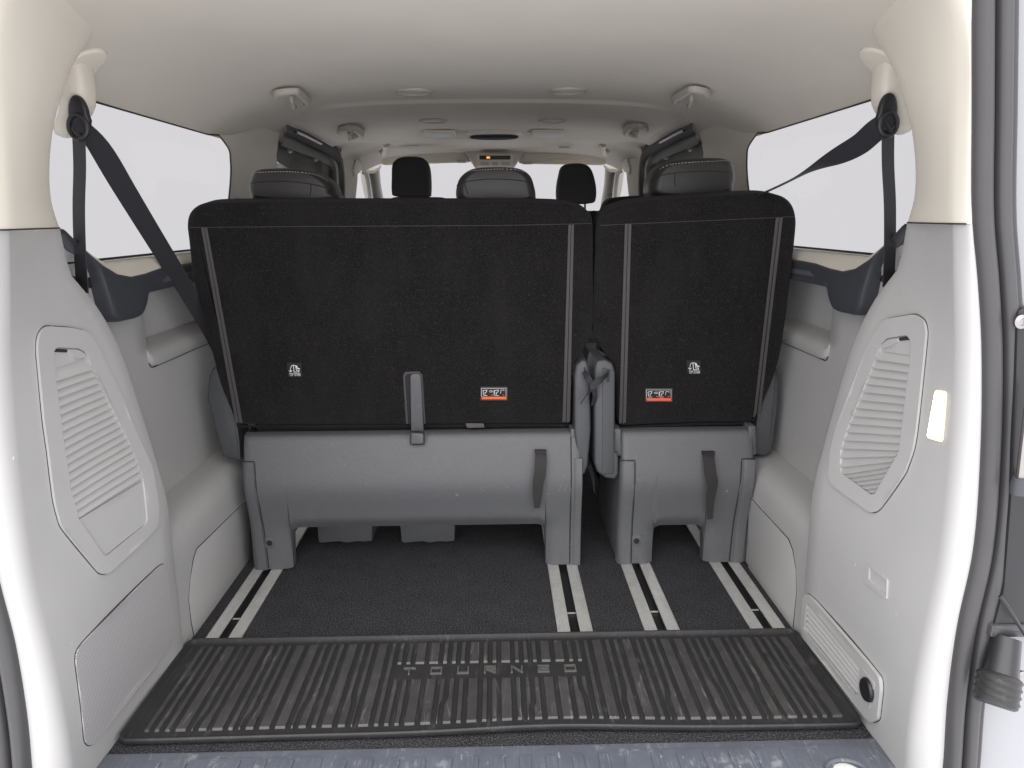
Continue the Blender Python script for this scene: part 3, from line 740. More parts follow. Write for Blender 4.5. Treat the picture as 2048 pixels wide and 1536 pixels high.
# ---- load sill plate
sp = thing('sill_plate', 'scuffed blue-grey plastic load sill plate along the bottom edge', 'sill plate', (0, 1.12, 0))
m = MB(); m.prism(rounded([Vector((-0.742, 1.243, 0.004)), Vector((0.742, 1.243, 0.004)), Vector((0.752, 0.98, 0.004)), Vector((-0.752, 0.98, 0.004))], 0.008), (0, 0, 1), 0.03, 0.003, 2); m.build('plate', 'sill_plastic', sp)
for x0, x1 in ((-0.655, -0.325), (0.245, 0.700)):
    m = MB(); m.prism(rounded([Vector((x0, 1.224, 0.0062)), Vector((x1, 1.224, 0.0062)), Vector((x1 + 0.01, 0.99, 0.0062)), Vector((x0 - 0.01, 0.99, 0.0062))], 0.014), (0, 0, 1), 0.004, 0.002, 2); m.build('raised_field', 'sill_plastic', sp)
for i in range(27):
    x = -0.635 + i*0.0495
    if x > 0.69: break
    inside = -0.655 < x - 0.012 and x + 0.012 < -0.325 or 0.245 < x - 0.012 and x + 0.012 < 0.70
    z = 0.0062 if inside else 0.004
    if abs(x + 0.325) < 0.02 or abs(x - 0.245) < 0.02: continue
    if 0.595 < x < 0.69: continue
    w = 0.011
    m = MB(); m.prism(rounded([Vector((x - w, 1.214, z + 0.0032)), Vector((x + w, 1.214, z + 0.0032)), Vector((x + w, 1.01, z + 0.0032)), Vector((x - w, 1.01, z + 0.0032))], 0.008), (0, 0, 1), 0.005, 0.0025, 2); m.build('grip_rib', 'sill_plastic', sp)
c = atz(1694, 1543, 0.006); m = MB()
m.tube([Vector((c.x + 0.036*math.cos(a), c.y + 0.026*math.sin(a), 0.0085)) for a in [2*math.pi*k/28 for k in range(28)]], 0.0042, 8, True); m.build('lamp_ring', 'sill_plastic', sp)
m = MB(); m.lathe([(0.026, 0.006), (0.02, 0.009), (0.0, 0.011)], (c.x, c.y - 0.004, 0), (0, 0, 1), 24); m.build('lamp_lens', 'lens', sp)

# ---- access covers with louvres
def cover(s, outer, inner, recess, slat_l, slat_r, nsl, label, plain=None):
    oy = rnd2(yz(s, outer), 0.012, 3); iy = rnd2(yz(s, inner), 0.006, 3)
    t = thing('access_cover', label, 'cover', (s*0.74, sum(p[0] for p in oy)/len(oy), min(p[1] for p in oy)), 'louvred side covers')
    patch(MB(), s, grow(oy, 0.0016), grow(iy, 0.002), 0.0006, -0.003).build('seam', 'seam_dark', t, fix=False)
    patch(MB(), s, oy, iy, 0.0048, -0.001).build('frame', 'grey_cover', t, fix=False, ang=40)
    patch(MB(), s, grow(iy, 0.001), None, -0.0006, -0.004).build('back_plate', 'grey_cover', t, fix=False)
    # slats: shingled wedges between the two side lines
    l = yz(s, slat_l); r_ = yz(s, slat_r)
    def along(pl, q):
        d = [0]
        for a, b in zip(pl, pl[1:]): d.append(d[-1] + math.dist(a, b))
        x = q*d[-1]
        for i in range(len(pl) - 1):
            if x <= d[i+1] + 1e-9:
                k = (x - d[i])/max(1e-9, d[i+1] - d[i]); return (lerp(pl[i][0], pl[i+1][0], k), lerp(pl[i][1], pl[i+1][1], k))
        return pl[-1]
    for i in range(nsl):
        q0, q1 = i/nsl, (i + 0.97)/nsl
        a, b, c_, d_ = along(l, q0), along(r_, q0), along(r_, q1), along(l, q1)
        mid0 = None
        def P(p, off): return Vector((s*(S(s, p[0], p[1]) - off), p[0], p[1]))
        rows = []
        for off, q in ((-0.0004, 0.0), (0.0010, 0.25), (0.0034, 0.6), (0.0052, 0.88), (0.0050, 0.94), (-0.0004, 1.0)):
            A = (lerp(a[0], d_[0], q), lerp(a[1], d_[1], q)); B = (lerp(b[0], c_[0], q), lerp(b[1], c_[1], q))
            rows.append([P((lerp(A[0], B[0], k/6), lerp(A[1], B[1], k/6)), off) for k in range(7)])
        MB().grid(rows).build('slat', 'grey_cover', t, fix=False, ang=30)
    # grip recess at the top
    ry = rnd2(yz(s, recess[0]), 0.008, 3)
    patch(MB(), s, ry, None, 0.0012, 0.0).build('grip_recess', 'grey_cover', t, fix=False)
    patch(MB(), s, rnd2(yz(s, recess[1]), 0.003, 3), None, 0.0022, 0.0).build('latch_slot', 'seam_dark', t, fix=False)
    patch(MB(), s, rnd2(yz(s, recess[2]), 0.004, 3), None, 0.0042, 0.0).build('latch', 'grey_cover', t, fix=False)
    if plain: patch(MB(), s, rnd2(yz(s, plain), 0.006, 3), None, 0.0022, 0.0).build('plain_panel', 'grey_cover', t, fix=False)
    return t
cv = cover(-1, [(74, 666), (88, 652), (137, 655), (170, 662), (186, 682), (238, 786), (262, 850), (301, 932), (314, 1009), (313, 1052), (298, 1069), (213, 1148), (197, 1148), (118, 1052), (105, 1003), (93, 905), (85, 850), (79, 792), (70, 696)],
      [(102, 702), (110, 694), (153, 697), (166, 704), (176, 725), (246, 868), (262, 899), (282, 954), (291, 1039), (287, 1050), (210, 1112), (203, 1110), (153, 1039), (137, 981), (118, 850), (105, 747)],
      ([(103, 702), (110, 696), (152, 698), (166, 706), (170, 716), (106, 738)], [(104, 704), (110, 697), (133, 699), (132, 705)], [(133, 699), (152, 700), (166, 708), (169, 715), (147, 717), (140, 708)]),
      [(105, 747), (118, 850), (137, 981), (153, 1037)], [(175, 727), (238, 851), (262, 900), (282, 956)], 18,
      'grey louvred access cover in the left rear side panel above the speaker grille', plain=[(156, 1039), (283, 962), (290, 1038), (286, 1049), (210, 1109), (204, 1107)])
# embossed open/closed symbols above the grip
for u0, du in ((117, 9), (134, 10)):
    m = MB()
    for (a, b) in (((0, 675), (1, 682)), ((3, 674), (3.5, 682)), ((6, 675), (6.5, 682))):
        p, q = whit(-1, u0 + a[0]*du/9, a[1]), whit(-1, u0 + b[0]*du/9, b[1])
        off = Vector((0.0042, 0, 0)); m.tube([p + off, q + off], 0.0007, 5)
    m.build('lock_symbol', 'grey_cover', cv)
cover(1, [(1745, 677), (1772, 639), (1790, 635), (1833, 628), (1852, 641), (1857, 663), (1844, 792), (1835, 870), (1830, 899), (1813, 946), (1759, 1022), (1745, 1026), (1674, 976), (1660, 959), (1664, 899), (1677, 850)],
      [(1767, 688), (1776, 677), (1818, 670), (1827, 682), (1826, 712), (1809, 850), (1802, 905), (1775, 951), (1754, 988), (1745, 989), (1689, 948), (1684, 938), (1685, 899), (1701, 850), (1760, 704)],
      ([(1769, 689), (1777, 678), (1817, 671), (1825, 682), (1825, 711), (1764, 702)], [(1800, 675), (1819, 672), (1825, 679), (1801, 682)], [(1769, 689), (1778, 680), (1799, 676), (1800, 683), (1787, 692), (1768, 697)]),
      [(1761, 704), (1730, 776), (1701, 850), (1685, 899), (1684, 938), (1690, 948), (1746, 987)], [(1826, 714), (1817, 790), (1809, 850), (1803, 900), (1775, 950), (1765, 968), (1754, 986)], 20,
      'grey louvred access cover in the right rear side panel beside the lit lamp')
# ---- speaker grille, left bottom
oy = rnd2(yz(-1, [(325, 1127), (334, 1138), (346, 1264), (343, 1286), (331, 1305), (186, 1488), (175, 1492), (167, 1482), (149, 1324), (150, 1305), (161, 1288), (314, 1134)]), 0.01, 3)
t = thing('speaker_grille', 'grey perforated speaker grille low in the left rear side panel', 'speaker', (-0.74, 1.35, min(p[1] for p in oy)))
patch(MB(), -1, grow(oy, 0.0016), None, 0.0008, -0.003).build('seam', 'seam_dark', t, fix=False)
patch(MB(), -1, oy, None, 0.0032, -0.001).build('mesh', 'speaker_mesh', t, fix=False)
# ---- jack cover, right bottom
oy = rnd2(yz(1, [(1618, 1187), (1611, 1196), (1608, 1253), (1615, 1277), (1737, 1436), (1750, 1445), (1761, 1439), (1768, 1380), (1766, 1356), (1750, 1335), (1633, 1200)]), 0.008, 3)
iy = rnd2(yz(1, [(1620, 1204), (1615, 1255), (1618, 1265), (1716, 1389), (1722, 1389), (1728, 1334)]), 0.004, 3)
t = thing('jack_cover', 'grey slatted cover with a black round socket cap in the right side panel', 'cover', (0.74, 1.35, min(p[1] for p in oy)))
patch(MB(), 1, grow(oy, 0.0014), None, 0.0008, -0.003).build('seam', 'seam_dark', t, fix=False)
patch(MB(), 1, oy, iy, 0.0080, -0.001).build('frame', 'grey_cover', t, fix=False)
patch(MB(), 1, grow(iy, 0.001), None, 0.0014, -0.002).build('back_plate', 'grey_cover', t, fix=False)
la = yz(1, [(1620, 1206), (1617, 1260)]); ra = yz(1, [(1727, 1337), (1721, 1387)])
for i in range(5):
    q0, q1 = i/5, (i + 0.95)/5; rows = []
    for off, q in ((0.0006, 0), (0.0030, 0.35), (0.0076, 0.9), (0.0074, 0.96), (0.0006, 1)):
        qq = lerp(q0, q1, q); A = (lerp(la[0][0], la[1][0], qq), lerp(la[0][1], la[1][1], qq)); B = (lerp(ra[0][0], ra[1][0], qq), lerp(ra[0][1], ra[1][1], qq))
        rows.append([Vector((S(1, lerp(A[0], B[0], k/6), lerp(A[1], B[1], k/6)) - off, lerp(A[0], B[0], k/6), lerp(A[1], B[1], k/6))) for k in range(7)])
    MB().grid(rows).build('slat', 'grey_cover', t, fix=False, ang=30)
ky = rnd2(yz(1, [(1732, 1336), (1723, 1389), (1748, 1420), (1758, 1366)]), 0.006, 3)
patch(MB(), 1, ky, None, 0.0092, 0.0).build('socket_surround', 'grey_cover', t, fix=False)
h = whit(1, 1745, 1379)
m = MB(); m.lathe([(0.0225, 0.004), (0.0235, 0.012), (0.021, 0.016), (0.0, 0.017)], h, (-1, 0, 0), 24); m.build('socket_cap', 'black_plastic', t)
# ---- blank switch recess, right
qy = yz(1, [(1735, 1127), (1777, 1159), (1775, 1199), (1733, 1165)]); qi = yz(1, [(1741, 1134), (1776, 1161), (1775, 1190), (1740, 1158)])
m = MB(); patch(m, 1, rnd2(qy, 0.003, 2), rnd2(qi, 0.002, 2), 0.0030, -0.001)
t = thing('switch_blank', 'small grey rectangular blanking plate above the jack cover', 'blanking plate', (0.74, 1.3, min(p[1] for p in qy)))
m.build('frame', 'grey_cover', t, fix=False); patch(MB(), 1, qi, None, 0.0008, -0.001).build('plate', 'grey_trim', t, fix=False)
# ---- lit lamp on the right pillar
ly = rnd2(yz(1, [(1873, 783), (1892, 786), (1884, 881), (1857, 873)]), 0.004, 3)
t = thing('courtesy_lamp', 'small lit warm white lamp in the right rear pillar beside the louvred cover', 'lamp', (0.745, 1.17, min(p[1] for p in ly)))
patch(MB(), 1, grow(ly, 0.0026), None, 0.0016, -0.002).build('bezel', 'lamp_fringe_glow', t, fix=False)  # rim is no lamp; its glow paints the warm fringe round the lens
patch(MB(), 1, ly, None, 0.0030, -0.001).build('lens', 'lamp_glow', t, fix=False)

# ---- third-row seats
PO = Vector((0, 2.03, 0.43)); PT = Vector((0, 1.95, 1.04)); PU = (PT - PO).normalized(); PN = PU.cross(Vector((1, 0, 0))).normalized()
if PN.y > 0: PN = -PN
def sp_(u, v, off=0.0): return atplane(u, v, PO + PN*off, PN)
def plate(mb, px, off, depth=0.003, bevel=0.0008, r=0.0):
    pts = [sp_(u, v, off) for u, v in px]
    if r: pts = rounded(pts, r)
    return mb.prism(pts, PN, depth, bevel, 2)
def ribbon(mb, pxs, w, off):
    pts = [sp_(u, v, off) for u, v in pxs]
    for a, b in zip(pts, pts[1:]):
        d = (b - a).normalized(); n = PN.cross(d)*w/2
        mb.add([a - n - d*w*0.3, b - n + d*w*0.3, b + n + d*w*0.3, a + n - d*w*0.3], [(0, 1, 2, 3)])
    return mb
def text(name, s_, u, v, w_px, h_m, off, material, parent):
    cu = bpy.data.curves.new('lettering', 'FONT'); cu.body = s_; cu.align_x = 'CENTER'; cu.align_y = 'CENTER'; cu.size = 1.0
    o = bpy.data.objects.new('lettering', cu); COL.objects.link(o); dg = bpy.context.evaluated_depsgraph_get(); dg.update()
    me = bpy.data.meshes.new_from_object(o.evaluated_get(dg)); bpy.data.objects.remove(o)
    xs_ = [p.co.x for p in me.vertices]; ysx = [p.co.y for p in me.vertices]
    W = (sp_(u + w_px/2, v) - sp_(u - w_px/2, v)).length; kx = W/(max(xs_) - min(xs_)); ky = h_m/(max(ysx) - min(ysx))
    c = sp_(u, v, off) - parent_loc(parent); cxm = (max(xs_) + min(xs_))/2; cym = (max(ysx) + min(ysx))/2
    for p in me.vertices: p.co = c + Vector((1, 0, 0))*((p.co.x - cxm)*kx) + PU*((p.co.y - cym)*ky)
    me.name = name; q = bpy.data.objects.new(name, me); COL.objects.link(q); me.materials.append(MATS[material]); q.parent = parent; return q
def tether_label(parent, u, v):
    lab = plate(MB(), [(u - 15, v - 14), (u + 13, v - 14), (u + 15, v + 14), (u - 13, v + 14)], 0.0024).build('tether_label', 'label_black', parent)
    m = MB(); o = 0.0030
    ribbon(m, [(u - 2, v - 9), (u - 1, v + 4), (u + 9, v + 4), (u + 9, v + 1), (u + 4, v + 1), (u + 2, v - 9), (u - 2, v - 9)], 0.0016, o)
    ribbon(m, [(u + 4, v - 8), (u + 6, v - 3), (u + 10, v - 2)], 0.003, o)
    ribbon(m, [(u - 2, v - 10), (u - 6, v - 8), (u - 8, v - 3), (u - 8, v + 3)], 0.0014, o)
    ribbon(m, [(u - 11, v + 1), (u - 8, v + 4), (u - 5, v + 1)], 0.0014, o)
    m.build('pictogram', 'label_white', lab, fix=False)
    text('lettering', 'TOP TETHER', u + 1, v + 9, 22, 0.0085, 0.0032, 'label_white', lab)
def warn_label(parent, u, v):
    lab = plate(MB(), [(u - 27, v - 14), (u + 27, v - 14), (u + 27, v + 13), (u - 27, v + 13)], 0.0022).build('warning_label', 'tape', parent)
    plate(MB(), [(u - 25, v - 11), (u + 24, v - 11), (u + 24, v + 5), (u - 25, v + 5)], 0.0028, 0.001, 0.0002).build('black_field', 'label_black', lab)
    plate(MB(), [(u - 25, v + 5.5), (u + 24, v + 5.5), (u + 25, v + 10.5), (u - 24, v + 10.5)], 0.0028, 0.001, 0.0002).build('orange_stripe', 'label_orange', lab)
    m = MB(); o = 0.0034
    ribbon(m, [(u - 25, v - 11), (u + 24, v - 11), (u + 24, v + 5)], 0.0008, o); ribbon(m, [(u - 25, v - 11), (u - 25, v + 5)], 0.0008, o); ribbon(m, [(u, v - 8), (u, v + 3)], 0.0010, o)
    for k, d in ((-19, 0), (4, 0)):
        ribbon(m, [(u + k - 2, v + 1), (u + k - 3, v - 7), (u + k + 5, v - 8), (u + k + 4, v - 4), (u + k + 1, v - 3), (u + k + 1, v + 1)], 0.0013, o)
    ribbon(m, [(u - 10, v - 6), (u - 4, v - 7), (u - 3, v - 4), (u - 9, v - 4)], 0.0010, o); ribbon(m, [(u + 13, v - 1), (u + 14, v - 8), (u + 20, v - 8), (u + 20, v - 6)], 0.0010, o)
    ribbon(m, [(u - 21, v + 3), (u - 14, v + 3)], 0.0012, o); ribbon(m, [(u + 2, v + 3), (u + 9, v + 3)], 0.0012, o)
    m.build('pictogram', 'label_white', lab, fix=False)
    m = MB(); ribbon(m, [(u - 5, v + 2), (u - 3, v + 2)], 0.002, 0.0034); ribbon(m, [(u + 18, v + 2), (u + 20, v + 2)], 0.002, 0.0034); m.build('red_mark', 'label_orange', lab, fix=False)
BPROF = [(0.0, 1.998), (0.06, 1.999), (0.12, 1.999), (0.18, 1.991), (0.225, 1.982), (0.255, 1.978), (0.285, 1.980), (0.33, 1.989), (0.37, 1.999), (0.394, 2.007), (0.404, 2.015), (0.408, 2.045)]
def by(z): return spline(BPROF[:10], z) if z < 0.396 else interp(BPROF, z)
def base_shell(x0, x1, xa, xb, zarch, flare=0.0):
    """rear shell of a seat base: two feet with an arch between them"""
    cols = [x0, x0 + 0.003, x0 + 0.010, x0 + 0.022]
    n = 40
    xsx = set(); r = 0.03
    c = x0 + 0.022
    while c < x1 - 0.022: xsx.add(round(c, 4)); c += 0.02
    for a, sgn in ((xa, 1), (xb, -1)):
        for q in (-0.004, 0.0, 0.003, 0.006, 0.011, 0.018, 0.026, 0.036): xsx.add(round(a + sgn*q, 5))
    xsx |= {x0, x0 + 0.003, x0 + 0.010, x1, x1 - 0.003, x1 - 0.010, x1 - 0.022}
    def bot(x):
        if x <= xa or x >= xb: return 0.006
        d = min(x - xa, xb - x)
        if d < 0.026:
            return zarch - 0.03*(1 - math.sqrt(max(0, 1 - ((0.026 - d)/0.026)**2))) - (0.02 if d < 0.001 else 0)
        return zarch
    rows = []
    for x in sorted(xsx):
        e = min(x - x0, x1 - x); dy = 0.012*(1 - math.sqrt(max(0, 1 - ((0.012 - min(e, 0.012))/0.012)**2)))
        b = bot(x); rr = []
        # soft chamfer running along the arch
        for z in [lerp(b, 0.385, k/20) for k in range(21)] + [0.391, 0.396, 0.400, 0.404, 0.4065, 0.408]:
            ch = 0.0
            if b > 0.05: ch = 0.016*smooth01((0.030 - (z - b))/0.03)
            else:
                d_ = min(abs(x - xa), abs(x - xb))
                if z < zarch + 0.02: ch = 0.010*smooth01((0.018 - d_)/0.018)
            rr.append(Vector((x, by(z) + dy + ch, z)))
        rr = [rr[0] + Vector((0, 0.03, 0))] + rr
        rows.append(rr)
    ya = 0.40
    first = [p + Vector((0, ya, 0)) for p in rows[0]]; last = [p + Vector((0, ya, 0)) for p in rows[-1]]
    m = MB(); m.grid([first] + rows + [last]); return m
def side_cover(parent, x0, x1, ztop, lean=0.0):
    rows = []
    for k in range(15):
        z = lerp(0.004, ztop, k/14); t = 1 - k/14; y = by(z) - 0.003; a = x0 + lean*t*0.6; b = x1 + lean*t
        rows.append([Vector((a - 0.002, y + 0.03, z)), Vector((a, y + 0.012, z)), Vector((a + 0.006, y + 0.003, z)), Vector((a + 0.014, y, z)), Vector((b - 0.002, y, z)), Vector((b, y + 0.006, z))])
    m = MB(); m.grid(rows); m.grid([rows[-1], [p + Vector((0, 0.02, 0)) for p in rows[-1]]]); return m
def hinge(parent, px, y, depth, mname='hinge_cover', bevel=0.007):
    return MB().prism([aty(u, v, y) for u, v in px], (0, -1, 0), depth, bevel, 3).build(mname, 'hinge_plastic', parent)
def headrest(parent, px, y, seam1, seam2, stitch, posts):
    out = catmull([aty(u, v, y + 0.05) for u, v in px], 3)
    m = MB(); m.prism(out[:-1], (0, -1, 0.0), 0.13, 0.045, 8, rear=0.02, radial=0.24)
    # tilt: rear face leans forward at the bottom
    bv = m.bvh(); h = m.build('headrest', 'leather', parent, ang=70)
    def dr_(u, v, off=0.0008):
        q = bv.ray_cast(CAM, ray(u, v))
        return q[0] - ray(u, v).normalized()*off if q[0] else None
    sm = MB()
    for path in (seam1, seam2):
        if not path: continue
        pp = [Vector((a, b, 0)) for a, b in path]; pp = catmull(pp, 5) if len(pp) > 2 else [lerp(pp[0], pp[1], k/5) for k in range(6)]
        pts = [p for p in (dr_(q.x, q.y, 0.0) for q in pp) if p]
        if len(pts) > 2: sm.tube(pts, 0.0014, 5)
    sm.build('seam', 'seam_dark', h)
    st = MB(); pp = catmull([Vector((a, b, 0)) for a, b in stitch], 14)
    pts = [p for p in (dr_(q.x, q.y, 0.0004) for q in pp) if p]
    d = 0
    for a, b in zip(pts, pts[1:]):
        L_ = (b - a).length; n_ = max(1, int(L_/0.0016))
        for k in range(n_):
            if (d + k) % 4 < 2: st.tube([lerp(a, b, k/n_), lerp(a, b, (k + 1)/n_)], 0.0007, 4)
        d += n_
    q = st.build('stitching', 'thread', h); q['kind'] = 'stuff'
    for u, v in posts:
        p = aty(u, v, y + 0.09); MB().tube([p + Vector((0, 0, -0.05)), p + Vector((0, 0, 0.06))], 0.0055, 10).build('headrest_post', 'steel', parent)
        pc = aty(u, 399 if u < 1200 else 388, y + 0.075); MB().box(pc, (0.032, 0.03, 0.005)).build('post_collar', 'black_plastic', parent)
    return h
# double seat ------------------------------------------------------
ds = thing('double_seat', 'wide black carpet-backed double rear seat with two headrests on the left', 'seat', (-0.22, 2.1, 0))
DB = [(375, 480), (372, 452), (376, 430), (390, 414), (418, 406), (500, 404.5), (600, 404), (800, 404), (1000, 404), (1100, 405), (1145, 410), (1174, 422), (1186, 446), (1187, 540), (1187, 640), (1179, 680), (1153, 722), (1144, 760), (1143, 836), (1136, 848), (1118, 849), (1000, 849), (850, 850), (600, 851), (490, 851), (476, 846), (463, 820), (440, 772), (406, 645), (385, 560)]
MB().prism(catmull([sp_(u, v) for u, v in DB], 4, True), PN, 0.11, 0.014, 5, rear=0.02).build('backrest', 'seat_carpet', ds, ang=60)
m = MB(); m.tube([sp_(u, v, 0.0002) for u, v in ((380, 455), (600, 453), (1000, 451), (1100, 449), (1183, 447))], 0.0007, 6); m.build('back_seam', 'tape', ds)
m = MB(); m.tube([sp_(u, v, -0.011) for u, v in ((484, 853), (600, 853), (1000, 851), (1130, 851))], 0.003, 6); m.build('hem', 'seat_carpet', ds)
for q in (((402, 456), (414, 456), (485, 846), (471, 846)), ((1137, 450), (1148, 449), (1140, 843), (1125, 845))):
    a, b, c_, d_ = q
    for k0, k1 in ((0, 0.46), (0.54, 1)):
        plate(MB(), [(lerp(a[0], b[0], k0), a[1]), (lerp(a[0], b[0], k1), b[1]), (lerp(d_[0], c_[0], k1), c_[1]), (lerp(d_[0], c_[0], k0), d_[1])], 0.0022, 0.003, 0.0006).build('back_tape', 'tape', ds)
tether_label(ds, 589, 740); warn_label(ds, 988, 788)
# release lever with its slot
plate(MB(), [(806, 752), (810, 744), (838, 743), (845, 750), (851, 848), (812, 848)], 0.0018, 0.003, 0.0008).build('lever_surround', 'tape', ds)
plate(MB(), [(810, 754), (814, 748), (836, 747), (841, 753), (848, 848), (816, 848)], 0.0030, 0.003, 0.0004).build('lever_slot', 'label_black', ds)
lp = rounded([sp_(u, v, 0.012) for u, v in ((820, 752), (825, 748), (838, 748), (842, 754), (847, 864), (822, 863))], 0.004)
MB().prism(lp, PN, 0.016, 0.003, 3).build('release_lever', 'seat_plastic', ds)
MB().prism(rounded([aty(u, v, 1.984) for u, v in ((822, 866), (847, 867), (847, 888), (822, 888))], 0.005), (0, -1, 0.2), 0.02, 0.003, 3).build('lever_end', 'seat_plastic', ds)
m = MB(); m.tube(rounded([aty(u, v, 1.986) for u, v in ((820.5, 861), (820.5, 889.5), (848.5, 889.5), (848.5, 861))], 0.005), 0.0015, 5); m.build('lever_gap', 'seam_dark', ds)
m = base_shell(-0.703, 0.250, -0.588, 0.150, 0.128)
m.build('base_shell', 'seat_plastic', ds, fix=False, ang=45)
BB = m.bvh()
side_cover(ds, -0.706, -0.672, 0.335, 0.012).build('side_cover', 'seat_plastic', ds, fix=False, ang=40)
m = MB(); m.tube([Vector((-0.706, by(0.337) + 0.002, 0.3375)), Vector((-0.670, by(0.337) - 0.001, 0.3375))] + [Vector((-0.669 + 0.0125*(1 - z/0.335), by(z) - 0.0012, z)) for z in (0.33, 0.27, 0.2, 0.13, 0.06, 0.01)], 0.0018, 5); m.build('cover_gap', 'seam_dark', ds)
side_cover(ds, 0.222, 0.252, 0.335, 0.0).build('side_cover', 'seat_plastic', ds, fix=False, ang=40)
m = MB(); m.tube([Vector((0.2195, by(z) - 0.0012, z)) for z in (0.395, 0.33, 0.27, 0.2, 0.13, 0.06, 0.01)], 0.0018, 5); m.build('cover_gap', 'seam_dark', ds)
m = MB(); m.box((-0.23, 2.31, 0.415), (0.90, 0.48, 0.05)); m.build('cushion', 'front_fabric', ds)
MB().prism([aty(u, v, 2.024) for u, v in ((931, 847), (967, 847), (969, 855), (934, 856))], (0, -1, 0), 0.004, 0.001, 2).build('webbing_tab', 'web_tab', ds)
def keyhole(parent, u, v):
    p = aty(u, v, 1.996)
    MB().prism(rounded([p + Vector((dx, 0, dz)) for dx, dz in ((-0.014, -0.017), (0.014, -0.017), (0.014, 0.017), (-0.014, 0.017))], 0.004), (0, -1, 0), 0.012, 0.002, 2).build('socket_plate', 'seat_plastic', parent)
    MB().lathe([(0.0085, 0.0), (0.0085, 0.0012), (0.0, 0.0012)], p, (0, -1, 0), 16).build('socket_hole', 'channel_black', parent)
keyhole(ds, 539, 1086)
for us in ((634, 744), (800, 909)):
    px = [(us[0], 1048), (us[1], 1044), (us[1], 1082), (us[1] - 15, 1084), (us[1] - 30, 1083), (us[0] + 60, 1086), (us[0] + 45, 1083), (us[0] + 8, 1086), (us[0] + 3, 1083)]
    MB().prism([aty(u, v, 2.16) for u, v in px], (0, -1, 0), 0.12, 0.003, 2).build('underseat_box', 'seat_plastic', ds)
hinge(ds, [(414, 800), (417, 752), (425, 737), (433, 735), (441, 760), (470, 838), (478, 900), (480, 920), (445, 914), (436, 880)], 2.055, 0.10)
m = MB(); m.tube([aty(u, v, 2.05) for u, v in ((436, 742), (452, 795), (470, 838), (477, 880), (480, 918))], 0.0022, 6); m.build('hinge_edge', 'seat_plastic', ds)
hm = hinge(ds, [(1149, 752), (1153, 730), (1165, 720), (1174, 722), (1180, 750), (1182, 860), (1176, 930), (1170, 948), (1160, 952), (1155, 915), (1149, 860)], 1.995, 0.14)
MB().prism([aty(u, v, 1.992) for u, v in ((1168, 735), (1171, 735), (1172, 757), (1168, 757))], (0, -1, 0), 0.004).build('strap_slot', 'channel_black', ds)
MB().prism(rounded([aty(u, v, 2.005) for u, v in ((1141, 858), (1150, 858), (1150, 912), (1141, 912))], 0.004), (0, -1, 0), 0.05, 0.003, 2).build('base_bracket', 'seat_plastic', ds)
HL = [(496, 399), (491, 380), (491, 366), (498, 346), (508, 339), (530, 335.5), (575, 335), (605, 338), (628, 345), (650, 357), (662, 370), (667, 385), (670, 404), (583, 410)]
headrest(ds, HL + [HL[0]], 2.02, [(492, 368), (520, 364), (565, 362.5), (610, 366), (640, 372), (664, 380)], [(621, 367), (622, 378), (620, 391)], [(498, 345), (520, 344.5), (560, 343), (600, 344.5), (625, 348), (645, 355), (656, 362)], [(520, 405), (608, 405)])
HM = [(918, 404), (911, 395), (911, 376), (918, 355), (935, 340), (955, 334), (990, 332), (1025, 333), (1048, 339), (1063, 352), (1070, 372), (1073, 392), (1066, 404), (992, 412)]
headrest(ds, HM + [HM[0]], 2.02, [(914, 371), (935, 363), (990, 358), (1045, 362), (1069, 370)], [(929, 364), (932, 378), (936, 388)], [(932, 343), (960, 340), (1000, 338), (1030, 339.5), (1052, 344)], [(950, 402), (1036, 402)])
# pull straps
def pull(parent, pts, w, label='pull_strap'):
    m = MB(); p = catmull([aty(u, v, y) for u, v, y in pts], 6); n = len(p)
    wd = [Vector((1, 0.35*math.sin(k/n*3.0), 0)) for k in range(n)]
    ww = [w*(0.9 + 0.25*math.sin(math.pi*k/(n - 1))) if k < n*0.55 else w*lerp(1.05, 0.5, smooth01((k/n - 0.55)/0.45)) for k in range(n)]
    m.strap(p, wd, ww, 0.002); return m.build(label, 'strap_web', parent)
MB().prism([aty(u, v, 1.980) for u, v in ((1069, 901), (1093, 901), (1093, 907), (1070, 907))], (0, -1, 0), 0.01).build('strap_slot', 'channel_black', ds)
pull(ds, [(1081, 900, 1.995), (1082, 912, 1.972), (1081, 940, 1.956), (1077, 965, 1.952), (1075, 995, 1.958), (1074, 1016, 1.966)], 0.030)
# single seat ------------------------------------------------------
ss = thing('single_seat', 'narrower black carpet-backed single rear seat on the right', 'seat', (0.55, 2.1, 0))
SB = [(1193, 500), (1193, 470), (1198, 444), (1213, 424), (1240, 412), (1290, 402), (1400, 394), (1500, 388), (1540, 388), (1568, 394), (1586, 410), (1594, 436), (1593, 470), (1583, 560), (1572, 650), (1556, 735), (1531, 800), (1514, 836), (1503, 845), (1400, 846), (1300, 850), (1252, 853), (1240, 848), (1235, 832), (1233, 760), (1221, 724), (1195, 684), (1186, 650), (1187, 600)]
MB().prism(catmull([sp_(u, v) for u, v in SB], 4, True), PN, 0.11, 0.014, 5, rear=0.02).build('backrest', 'seat_carpet', ss, ang=60)
m = MB(); m.tube([sp_(u, v, 0.0002) for u, v in ((1201, 451), (1256, 448), (1400, 442), (1556, 435), (1590, 433))], 0.0007, 6); m.build('back_seam', 'tape', ss)
m = MB(); m.tube([sp_(u, v, -0.011) for u, v in ((1246, 855), (1300, 852), (1400, 848), (1500, 847))], 0.003, 6); m.build('hem', 'seat_carpet', ss)
